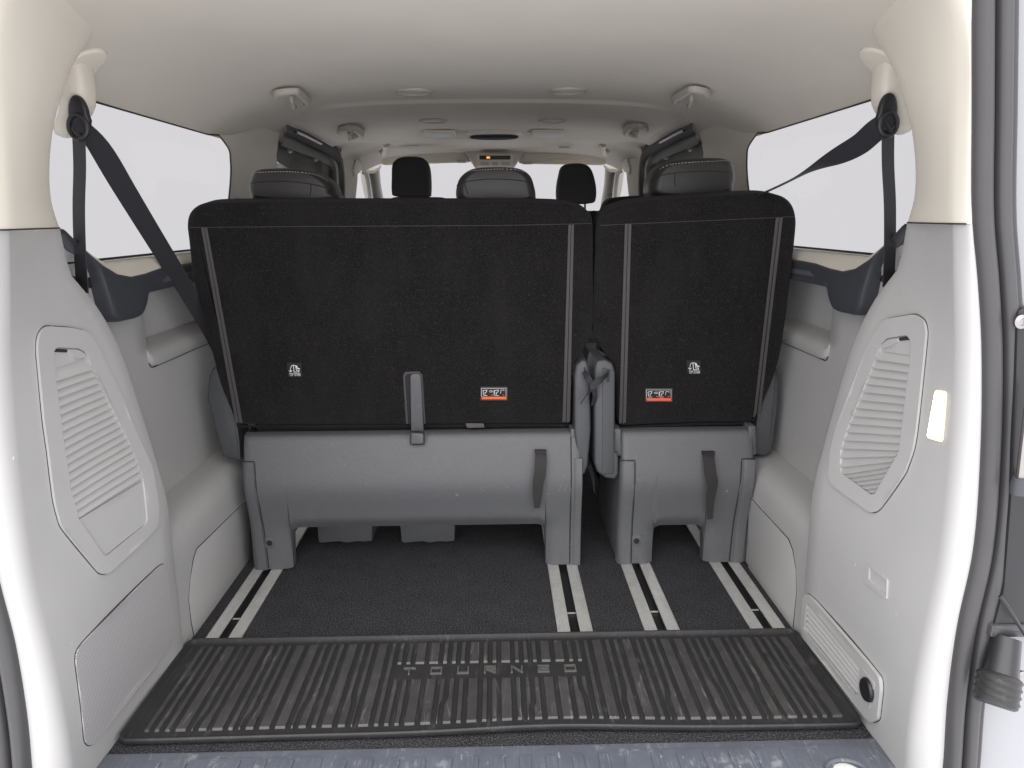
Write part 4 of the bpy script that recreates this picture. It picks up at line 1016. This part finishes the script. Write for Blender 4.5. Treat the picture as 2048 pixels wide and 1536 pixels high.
for q in (((1250, 448), (1263, 447), (1252, 845), (1238, 848)), ((1552, 436), (1566, 435), (1521, 826), (1507, 836))):
    a, b, c_, d_ = q
    for k0, k1 in ((0, 0.46), (0.54, 1)):
        plate(MB(), [(lerp(a[0], b[0], k0), a[1]), (lerp(a[0], b[0], k1), b[1]), (lerp(d_[0], c_[0], k1), c_[1]), (lerp(d_[0], c_[0], k0), d_[1])], 0.0022, 0.003, 0.0006).build('back_tape', 'tape', ss)
tether_label(ss, 1388, 735); warn_label(ss, 1318, 791)
m = base_shell(0.362, 0.742, 0.463, 0.615, 0.118)
m.build('base_shell', 'seat_plastic', ss, fix=False, ang=45)
side_cover(ss, 0.359, 0.398, 0.325, 0.0).build('side_cover', 'seat_plastic', ss, fix=False, ang=40)
m = MB(); m.tube([Vector((0.359, by(0.327) + 0.002, 0.3275)), Vector((0.400, by(0.327) - 0.001, 0.3275))] + [Vector((0.4005, by(z) - 0.0012, z)) for z in (0.32, 0.27, 0.2, 0.13, 0.06, 0.01)], 0.0018, 5); m.build('cover_gap', 'seam_dark', ss)
side_cover(ss, 0.706, 0.745, 0.325, -0.014).build('side_cover', 'seat_plastic', ss, fix=False, ang=40)
m = MB(); m.tube([Vector((0.745, by(0.327) + 0.002, 0.3275)), Vector((0.704, by(0.327) - 0.001, 0.3275))] + [Vector((0.704 - 0.014*(1 - z/0.325), by(z) - 0.0012, z)) for z in (0.32, 0.27, 0.2, 0.13, 0.06, 0.01)], 0.0018, 5); m.build('cover_gap', 'seam_dark', ss)
m = MB(); m.box((0.555, 2.31, 0.410), (0.37, 0.48, 0.05)); m.build('cushion', 'front_fabric', ss)
keyhole(ss, 1273, 1082)
hinge(ss, [(1189, 760), (1190, 735), (1194, 722), (1210, 719), (1225, 727), (1231, 745), (1230, 850), (1231, 905), (1237, 908), (1237, 948), (1230, 959), (1212, 957), (1194, 944), (1189, 925)], 1.985, 0.16)
m = MB(); m.prism([aty(u, v, 1.978) for u, v in ((1214, 740), (1219, 740), (1219, 764), (1214, 764))], (0, -1, 0), 0.004); m.build('strap_slot', 'channel_black', ss)
m = MB(); m.prism(rounded([aty(u, v, 1.982) for u, v in ((1205, 735), (1230, 742), (1229, 850), (1229, 948), (1205, 950))], 0.005), (0.25, -1, 0), 0.03, 0.004, 3); m.build('hinge_face', 'hinge_plastic', ss)
hinge(ss, [(1512, 848), (1534, 782), (1549, 738), (1555, 738), (1558, 760), (1557, 810), (1547, 890), (1542, 905), (1530, 912), (1512, 910)], 2.055, 0.10)
m = MB(); m.tube([aty(u, v, 2.05) for u, v in ((1546, 742), (1530, 795), (1516, 836), (1513, 870), (1512, 908))], 0.0022, 6); m.build('hinge_edge', 'seat_plastic', ss)
MB().prism(rounded([aty(u, v, 2.005) for u, v in ((1497, 852), (1512, 852), (1512, 910), (1497, 912))], 0.004), (0, -1, 0), 0.05, 0.003, 2).build('base_bracket', 'seat_plastic', ss)
MB().prism(rounded([aty(u, v, 2.005) for u, v in ((1226, 858), (1242, 858), (1242, 912), (1226, 912))], 0.004), (0, -1, 0), 0.05, 0.003, 2).build('base_bracket', 'seat_plastic', ss)
HR = [(1312, 396), (1303, 388), (1303, 370), (1309, 348), (1322, 331), (1345, 320), (1390, 315), (1430, 313.5), (1458, 316), (1472, 326), (1477, 350), (1474, 372), (1466, 390), (1390, 400)]
headrest(ss, HR + [HR[0]], 2.02, [(1304, 362), (1330, 349), (1390, 343), (1440, 343), (1476, 350)], [(1350, 346), (1349, 358), (1351, 373)], [(1320, 337), (1345, 328), (1390, 324), (1430, 322), (1460, 322), (1472, 327)], [(1358, 388), (1445, 386)])
MB().prism([aty(u, v, 1.980) for u, v in ((1405, 904), (1430, 904), (1430, 910), (1405, 910))], (0, -1, 0), 0.01).build('strap_slot', 'channel_black', ss)
pull(ss, [(1417, 904, 1.995), (1418, 918, 1.970), (1421, 945, 1.955), (1425, 970, 1.950), (1421, 1000, 1.954), (1420, 1038, 1.962)], 0.032)
# crossed strap tying the two hinge covers
t = thing('tie_strap', 'dark webbing strap tied between the hinge covers of the two seats', 'strap', aty(1185, 780, 1.96))
m = MB(); m.strap(catmull([aty(u, v, y) for u, v, y in ((1216, 748, 1.972), (1205, 757, 1.960), (1190, 768, 1.958), (1176, 786, 1.960), (1163, 806, 1.975))], 5), Vector((0.5, 0, 0.8)), 0.018, 0.002); m.build('loop', 'belt', t)
m = MB(); m.strap(catmull([aty(u, v, y) for u, v, y in ((1169, 744, 1.985), (1177, 756, 1.966), (1186, 772, 1.964), (1190, 792, 1.970), (1186, 810, 1.985))], 5), Vector((0.8, 0.3, 0.3)), 0.015, 0.002); m.build('loop', 'belt', t)
m = MB(); m.strap([aty(1178, 930, 2.06), aty(1186, 955, 2.08), aty(1189, 985, 2.10)], Vector((1, 0, 0)), [0.014, 0.010, 0.004], 0.002)
tag(m.build('hanging_belt', 'belt'), 'loose belt end hanging in the dark gap between the two rear seats', 'belt')
# ---- second-row seats (only their tops show)
def row2(label, px, y):
    t = thing('middle_seat', label, 'seat', (aty(px[1][0], 400, y).x, y, 0.0), 'second row seats')
    pts = [aty(u, v, y) for u, v in px]; lo = [Vector((pts[-1].x, y, 0.35)), Vector((pts[0].x, y, 0.35))]
    MB().prism(rounded(pts + lo, 0.035), (0, -1, 0), 0.12, 0.025, 4).build('backrest', 'front_fabric', t)
    cx_ = (pts[0].x + pts[-1].x)/2; MB().box((cx_, y + 0.32, 0.22), (abs(pts[0].x - pts[-1].x), 0.5, 0.34)).build('cushion', 'front_fabric', t)
row2('black middle row seat top just right of the left rear headrest', [(640, 396), (700, 396), (730, 397), (764, 406)], 3.05)
row2('grey-black seat back top below the left front headrest', [(772, 402), (785, 393), (890, 394), (899, 404)], 3.35)
row2('black middle row seat top beside the right rear headrest', [(1205, 424), (1216, 396), (1250, 392), (1330, 389)], 3.05)
# small lever of the middle row in the gap
MB_ = MB(); MB_.prism(rounded([aty(u, v, 3.1) for u, v in ((1178, 424), (1190, 420), (1204, 430), (1212, 450), (1180, 450))], 0.01), (0, -1, 0), 0.1, 0.008, 2)
tag(MB_.build('seat_lever', 'front_fabric'), 'small black lever showing in the gap between the two rear seat backs', 'lever')
# ---- front seats
def front_seat(label, px, y):
    c = aty(sum(p[0] for p in px)/len(px), 360, y); t = thing('cab_seat', label, 'seat', (c.x, y, 0.0), 'front seats')
    MB().prism(catmull([aty(u, v, y) for u, v in px], 3, True), (0, -1, 0), 0.12, 0.03, 6, rear=0.02, radial=0.22).build('headrest', 'front_fabric', t, ang=70)
    zb = min(aty(u, v, y).z for u, v in px)
    for s in (-1, 1): MB().tube([Vector((c.x + s*0.05, y + 0.06, zb - 0.06)), Vector((c.x + s*0.05, y + 0.06, zb + 0.03))], 0.006, 8).build('headrest_post', 'steel', t)
    MB().prism(rounded([Vector((c.x + dx, y - 0.02, z)) for dx, z in ((-0.25, 0.35), (0.25, 0.35), (0.24, 0.9), (0.17, zb - 0.035), (-0.17, zb - 0.035), (-0.24, 0.9))], 0.05), (0, -1, 0), 0.14, 0.03, 4).build('backrest', 'front_fabric', t)
    MB().box((c.x, y + 0.38, 0.25), (0.5, 0.52, 0.2)).build('cushion', 'front_fabric', t)
front_seat('black front seat with tall headrest against the windscreen, left of centre', [(783, 330), (790, 319), (803, 313), (820, 312), (838, 313), (850, 319), (857, 332), (860, 355), (860, 385), (855, 393), (820, 393.5), (788, 392), (782, 384), (782, 355)], 4.0)
front_seat('black front seat with egg-shaped headrest against the windscreen, right of centre', [(1119, 350), (1124, 333), (1136, 327), (1155, 325.5), (1172, 328), (1183, 337), (1190, 355), (1194, 378), (1193, 398), (1186, 406), (1155, 408), (1122, 405), (1115, 396), (1115, 372)], 4.0)
# ---- ceiling fittings
def disc(u, v, r, label, group):
    c = roofhit(u, v, 0.0); t = thing('ceiling_speaker', label, 'speaker', c + Vector((0, 0, -0.01)), group)
    m = MB(); m.lathe([(r, -0.004), (r*0.99, 0.003), (r*0.95, 0.006), (r*0.88, 0.006), (r*0.83, 0.002), (r*0.80, -0.002)], c, (0, 0.0, -1), 40); m.build('ring', 'bracket_plastic', t)
    m = MB(); m.lathe([(r*0.82, -0.002), (r*0.80, 0.0005), (r*0.4, 0.003), (0.0, 0.004)], c, (0, 0, -1), 40); m.build('grille', 'headliner', t)
disc(828, 183, 0.058, 'round grey ceiling speaker near the left rear ceiling bracket', 'ceiling speakers')
disc(1137, 181, 0.058, 'round grey ceiling speaker near the right rear ceiling bracket', 'ceiling speakers')
disc(866, 240.5, 0.056, 'round ceiling speaker farther forward, above the left ceiling lamp', 'ceiling speakers')
disc(1105, 240, 0.056, 'round ceiling speaker farther forward, above the right ceiling lamp', 'ceiling speakers')
def rooflamp(u, v, w, d, label):
    c = roofhit(u, v, 0.0) + Vector((0, 0, -0.004)); t = thing('ceiling_lamp', label, 'lamp', c + Vector((0, 0, -0.012)), 'ceiling lamps')
    pl = rounded([c + Vector((dx, dy, -0.012 - 0.12*dy)) for dx, dy in ((-w, -d), (w, -d), (w, d), (-w, d))], 0.012)
    MB().prism(pl, (0, 0.0, -1), 0.012, 0.004, 3).build('bezel', 'beige', t)
    pl = rounded([c + Vector((dx, dy, -0.0135 - 0.12*dy)) for dx, dy in ((-w*0.86, -d*0.75), (w*0.86, -d*0.75), (w*0.86, d*0.75), (-w*0.86, d*0.75))], 0.01)
    MB().prism(pl, (0, 0, -1), 0.004, 0.0015, 2).build('lens', 'lens', t)
rooflamp(878, 263, 0.066, 0.045, 'oblong pale ceiling lamp left of the oval air vent')
rooflamp(1095, 262.5, 0.066, 0.045, 'oblong pale ceiling lamp right of the oval air vent')
c = roofhit(988, 265, 0.0) + Vector((0, 0, -0.002)); t = thing('ceiling_vent', 'oval dark ceiling air vent with pale rim in the middle of the ceiling', 'air vent', c + Vector((0, 0, -0.02)))
def oval(w, d, z): return [c + Vector((w*math.copysign(abs(math.cos(a))**0.6, math.cos(a)), d*math.copysign(abs(math.sin(a))**0.8, math.sin(a)), z - 0.15*d*math.sin(a))) for a in [2*math.pi*k/36 for k in range(36)]]
MB().prism(oval(0.118, 0.055, -0.016), (0, 0, -1), 0.016, 0.005, 3).build('rim', 'beige', t)
MB().prism(oval(0.102, 0.041, -0.0175), (0, 0, -1), 0.004, 0.001, 2).build('opening', 'channel_black', t)
m = MB(); m.box(c + Vector((0, 0, -0.020)), (0.19, 0.006, 0.004)); m.build('vane', 'charcoal', t)
# ceiling handles / tether brackets
def hook(px, stub, label, rad):
    pts = [roofhit(u, v, 0.016) for u, v in px]; c = sum(pts, Vector())/len(pts)
    t = thing('ceiling_bracket', label, 'bracket', c, 'ceiling brackets')
    p = catmull(pts, 5); m = MB(); rows = []
    for i, q in enumerate(p):
        tt = (p[min(len(p)-1, i+1)] - p[max(0, i-1)]).normalized(); n = Vector((0, 0, -1)); b = tt.cross(n).normalized()
        rows.append([q + b*(rad*ca) + n*(rad*0.8*sa) for ca, sa in ((1, -0.9), (1, 0.2), (0.75, 0.8), (0.2, 1), (-0.2, 1), (-0.75, 0.8), (-1, 0.2), (-1, -0.9))])
    m.grid(rows, True); o = len(m.v); m.f.append(tuple(o - 8 + k for k in range(8))); m.f.append(tuple(o - len(m.v) + k for k in range(8))[::-1]); m.build('frame', 'bracket_plastic', t, ang=60)
    a = [roofhit(u, v, 0.004) for u, v in stub]
    MB().tube([a[0], a[0] + Vector((0, 0, -0.012)), lerp(a[0], a[1], 0.5) + Vector((0, 0, -0.024)), a[1] + Vector((0, 0, -0.018))], 0.007, 8).build('hook', 'bracket_plastic', t)
    pk = [roofhit(u, v, 0.0015) for u, v in px]; cc = sum(pk, Vector())/len(pk)
    MB().prism(rounded([lerp(q, cc, 0.25) for q in pk], 0.01), (0, 0, -1), 0.003, 0.001, 2).build('pocket', 'grey_cover', t)
hook([(549, 181), (556, 174), (585, 171), (592, 173), (612, 190), (610, 196)], [(582, 190), (588, 199)], 'grey square-looped ceiling bracket at rear left, beside the belt housing', 0.011)
hook([(1417, 178), (1409, 171), (1389, 167), (1380, 170), (1354, 186), (1353, 192)], [(1384, 187), (1378, 196)], 'grey square-looped ceiling bracket at rear right, beside the belt housing', 0.011)
hook([(679, 257), (686, 249), (705, 248), (711, 251), (721, 262), (700, 270)], [(697, 257), (702, 265)], 'grey ceiling bracket farther forward on the left, above the door opening', 0.013)
hook([(1292, 252), (1285, 245), (1267, 244), (1260, 247), (1253, 258), (1272, 266)], [(1276, 253), (1271, 261)], 'grey ceiling bracket farther forward on the right, above the door opening', 0.013)
# front grab handles at the screen pillars
for s, u in ((-1, 771), (1, 1207)):
    m = MB(); m.tube(catmull([roofhit(u, 288, 0.005), roofhit(u + s*3, 291, 0.03), roofhit(u + s*6, 296, 0.03), roofhit(u + s*8, 301, 0.005)], 4), 0.014, 8)
    tag(m.build('grab_bar', 'beige'), f'small pale grab bar above the {"left" if s < 0 else "right"} screen pillar', 'grab bar', 'front grab bars')
m = MB(); m.lathe([(0.018, 0), (0.016, 0.004), (0.0, 0.005)], roofhit(830, 290, 0), (0, 0, -1), 16); tag(m.build('ceiling_clip', 'grey_cover'), 'small round clip in the ceiling behind the left sun visor', 'clip')
m = MB(); q = roofhit(1129, 293.5, 0); m.prism(rounded([q + Vector((dx, dy, -0.006)) for dx, dy in ((-0.03, -0.02), (0.03, -0.02), (0.03, 0.02), (-0.03, 0.02))], 0.018), (0, 0, -1), 0.006, 0.002, 2); tag(m.build('ceiling_clip', 'grey_cover'), 'small oblong clip in the ceiling behind the right sun visor', 'clip')
# sun visors and overhead console
def visor(label, px, clip, paper=None):
    t = thing('sun_visor', label, 'sun visor', aty(px[0][0], px[0][1], 4.4), 'sun visors')
    MB().prism(rounded([aty(u, v, 4.38) for u, v in px], 0.022), (0, -1, -0.2), 0.02, 0.008, 3).build('board', 'beige', t)
    p = aty(*clip, 4.37); MB().box(p, (0.05, 0.03, 0.014)).build('clip', 'grey_cover', t)
    if paper: MB().prism([aty(u, v, 4.366) for u, v in paper], (0, -1, -0.2), 0.003).build('sticker', 'visor_paper', t)
visor('pale grey sun visor at the windscreen, left of the overhead console', [(762, 308), (935, 302), (940, 304), (943, 322), (940, 325), (768, 331), (763, 328)], (923, 323))
visor('pale grey sun visor with a yellow sticker, right of the overhead console', [(1040, 304), (1213, 310), (1213, 326), (1208, 331), (1040, 328), (1037, 324)], (1055, 326), [(1106, 318.5), (1149, 320), (1149, 328), (1105, 326.5)])
t = thing('overhead_console', 'pale overhead console with a lit amber display between the sun visors', 'console', aty(988, 330, 4.3))
MB().prism(rounded([aty(u, v, 4.36) for u, v in ((922, 297), (1054, 297), (1034, 326), (1028, 336), (950, 336), (944, 326))], 0.02), (0, -1, 0), 0.12, 0.01, 3).build('mount', 'beige', t)
MB().prism(rounded([aty(u, v, 4.30) for u, v in ((954, 307), (1025, 307), (1026, 333), (953, 333))], 0.01), (0, -1, 0), 0.08, 0.006, 3).build('housing', 'beige', t)
MB().prism(rounded([aty(u, v, 4.297) for u, v in ((959, 311), (1021, 311), (1021, 319), (959, 319))], 0.004), (0, -1, 0), 0.004, 0.001, 2).build('display', 'black_plastic', t)
MB().prism([aty(u, v, 4.295) for u, v in ((973, 313), (980, 313), (980, 317), (973, 317))], (0, -1, 0), 0.002).build('amber_sign', 'amber', t)
for u0, u1 in ((961, 978), (984, 996), (1003, 1020)): MB().prism(rounded([aty(u, v, 4.297) for u, v in ((u0, 324), (u1, 324), (u1, 330), (u0, 330))], 0.004), (0, -1, 0), 0.004, 0.001, 2).build('button', 'grey_cover', t)
# ---- seat belts
def belt_set(s, nm):
    t = thing('seat_belt', 'left rear seat belt hanging from a beige roof housing before the side window' if s < 0 else 'right rear seat belt from a beige roof housing, its strap twisting to a thin edge', 'seat belt', (s*0.775, 1.5, 1.0), 'rear seat belts')
    cx_ = s*0.768
    m = MB(); ringp = []
    for k in range(19):
        a = 2*math.pi*k/19; px_ = cx_ + 0.050*math.cos(a); py_ = 1.515 - 0.045*math.sin(a); ringp.append(Vector((px_, py_, roofz(px_, py_) - 0.007)))
    m.prism(ringp, (-s*0.55, 0, -0.83), 0.02, 0.005, 4); m.build('roof_flange', 'beige', t, ang=60)
    # housing: tapered shell
    lev = [(1.296, 0.024, 0.030, 0.0), (1.28, 0.025, 0.031, 0.0), (1.24, 0.026, 0.031, 0.001), (1.215, 0.0255, 0.030, 0.004), (1.20, 0.024, 0.028, 0.010), (1.185, 0.022, 0.026, 0.020), (1.17, 0.020, 0.025, 0.029), (1.160, 0.014, 0.019, 0.033), (1.155, 0.004, 0.006, 0.034)]
    rows = []
    for z, a, b, sh in lev:
        cx2 = s*(0.779 + sh*1.0)
        pts = []
        for k in range(24):
            th = 2*math.pi*k/24; c_, d_ = math.cos(th), math.sin(th)
            pts.append(Vector((cx2 + a*math.copysign(abs(c_)**0.55, c_), 1.515 + b*math.copysign(abs(d_)**0.55, d_), z)))
        rows.append(pts)
    m = MB(); m.grid(rows, True); m.f.append(tuple(len(m.v) - 24 + k for k in range(24))); m.build('housing', 'beige', t, ang=60)
    # D-ring
    c = Vector((s*0.766, 1.475, 1.196)); m = MB()
    pl = [c + Vector((s*(0.0215*math.cos(a)*(1.0 if math.sin(a) < 0 else 0.85)), 0, 0.036*math.sin(a) - 0.004)) for a in [2*math.pi*k/24 for k in range(24)]]
    m.prism(pl, (0, -1, 0), 0.014, 0.006, 4, rear=0.003); m.build('belt_guide', 'black_plastic', t, ang=60)
    m = MB(); m.tube([c + Vector((s*0.0175*math.cos(a), -0.001, -0.026 + 0.022*math.sin(a))) for a in [2*math.pi*k/24 for k in range(24)]], 0.0042, 8, True); m.build('guide_ring', 'black_plastic', t)
    # vertical run
    m = MB(); m.strap(catmull([Vector((s*0.772, 1.486, 1.172)), Vector((s*0.784, 1.495, 1.10)), Vector((s*0.799, 1.50, 1.02)), Vector((s*0.811, 1.505, 0.93)), Vector((s*0.818, 1.51, 0.86))], 5), Vector((0.81*s, 0.59, 0)), 0.046, 0.0016); m.build('vertical_strap', 'belt', t)
    return t
tl = belt_set(-1, 'left')
pts = [Vector((-0.764, 1.472, 1.176)), aty(197, 292, 1.54), aty(250, 380, 1.66), aty(300, 462, 1.78), aty(345, 535, 1.89), aty(385, 600, 1.99), aty(425, 668, 2.07), aty(450, 720, 2.12)]
pts = catmull(pts, 5); m = MB(); n = len(pts)
m.strap(pts, [Vector((0.9, 0.1, 0.45))]*n, [0.030 + 0.014*smooth01(k/8) for k in range(n)], 0.0016); m.build('diagonal_strap', 'belt', tl)
tr_ = belt_set(1, 'right')
pts = [Vector((0.764, 1.472, 1.172)), aty(1750, 262, 1.51), aty(1720, 288, 1.57), aty(1680, 311, 1.64), aty(1640, 332, 1.71), aty(1595, 354, 1.79), aty(1560, 371, 1.86), aty(1530, 385, 1.93), aty(1518, 392, 1.98)]
pts = catmull(pts, 6); n = len(pts); m = MB(); wd = []
for k, p in enumerate(pts):
    t_ = (pts[min(n-1, k+1)] - pts[max(0, k-1)]).normalized(); view = (p - CAM).normalized()
    face = t_.cross(view).normalized(); tw = smooth01((k/n - 0.12)/0.50)*R(87)
    wd.append(face*math.cos(tw) + view*math.sin(tw))
m.strap(pts, wd, 0.044, 0.0012); m.build('diagonal_strap', 'belt', tr_)
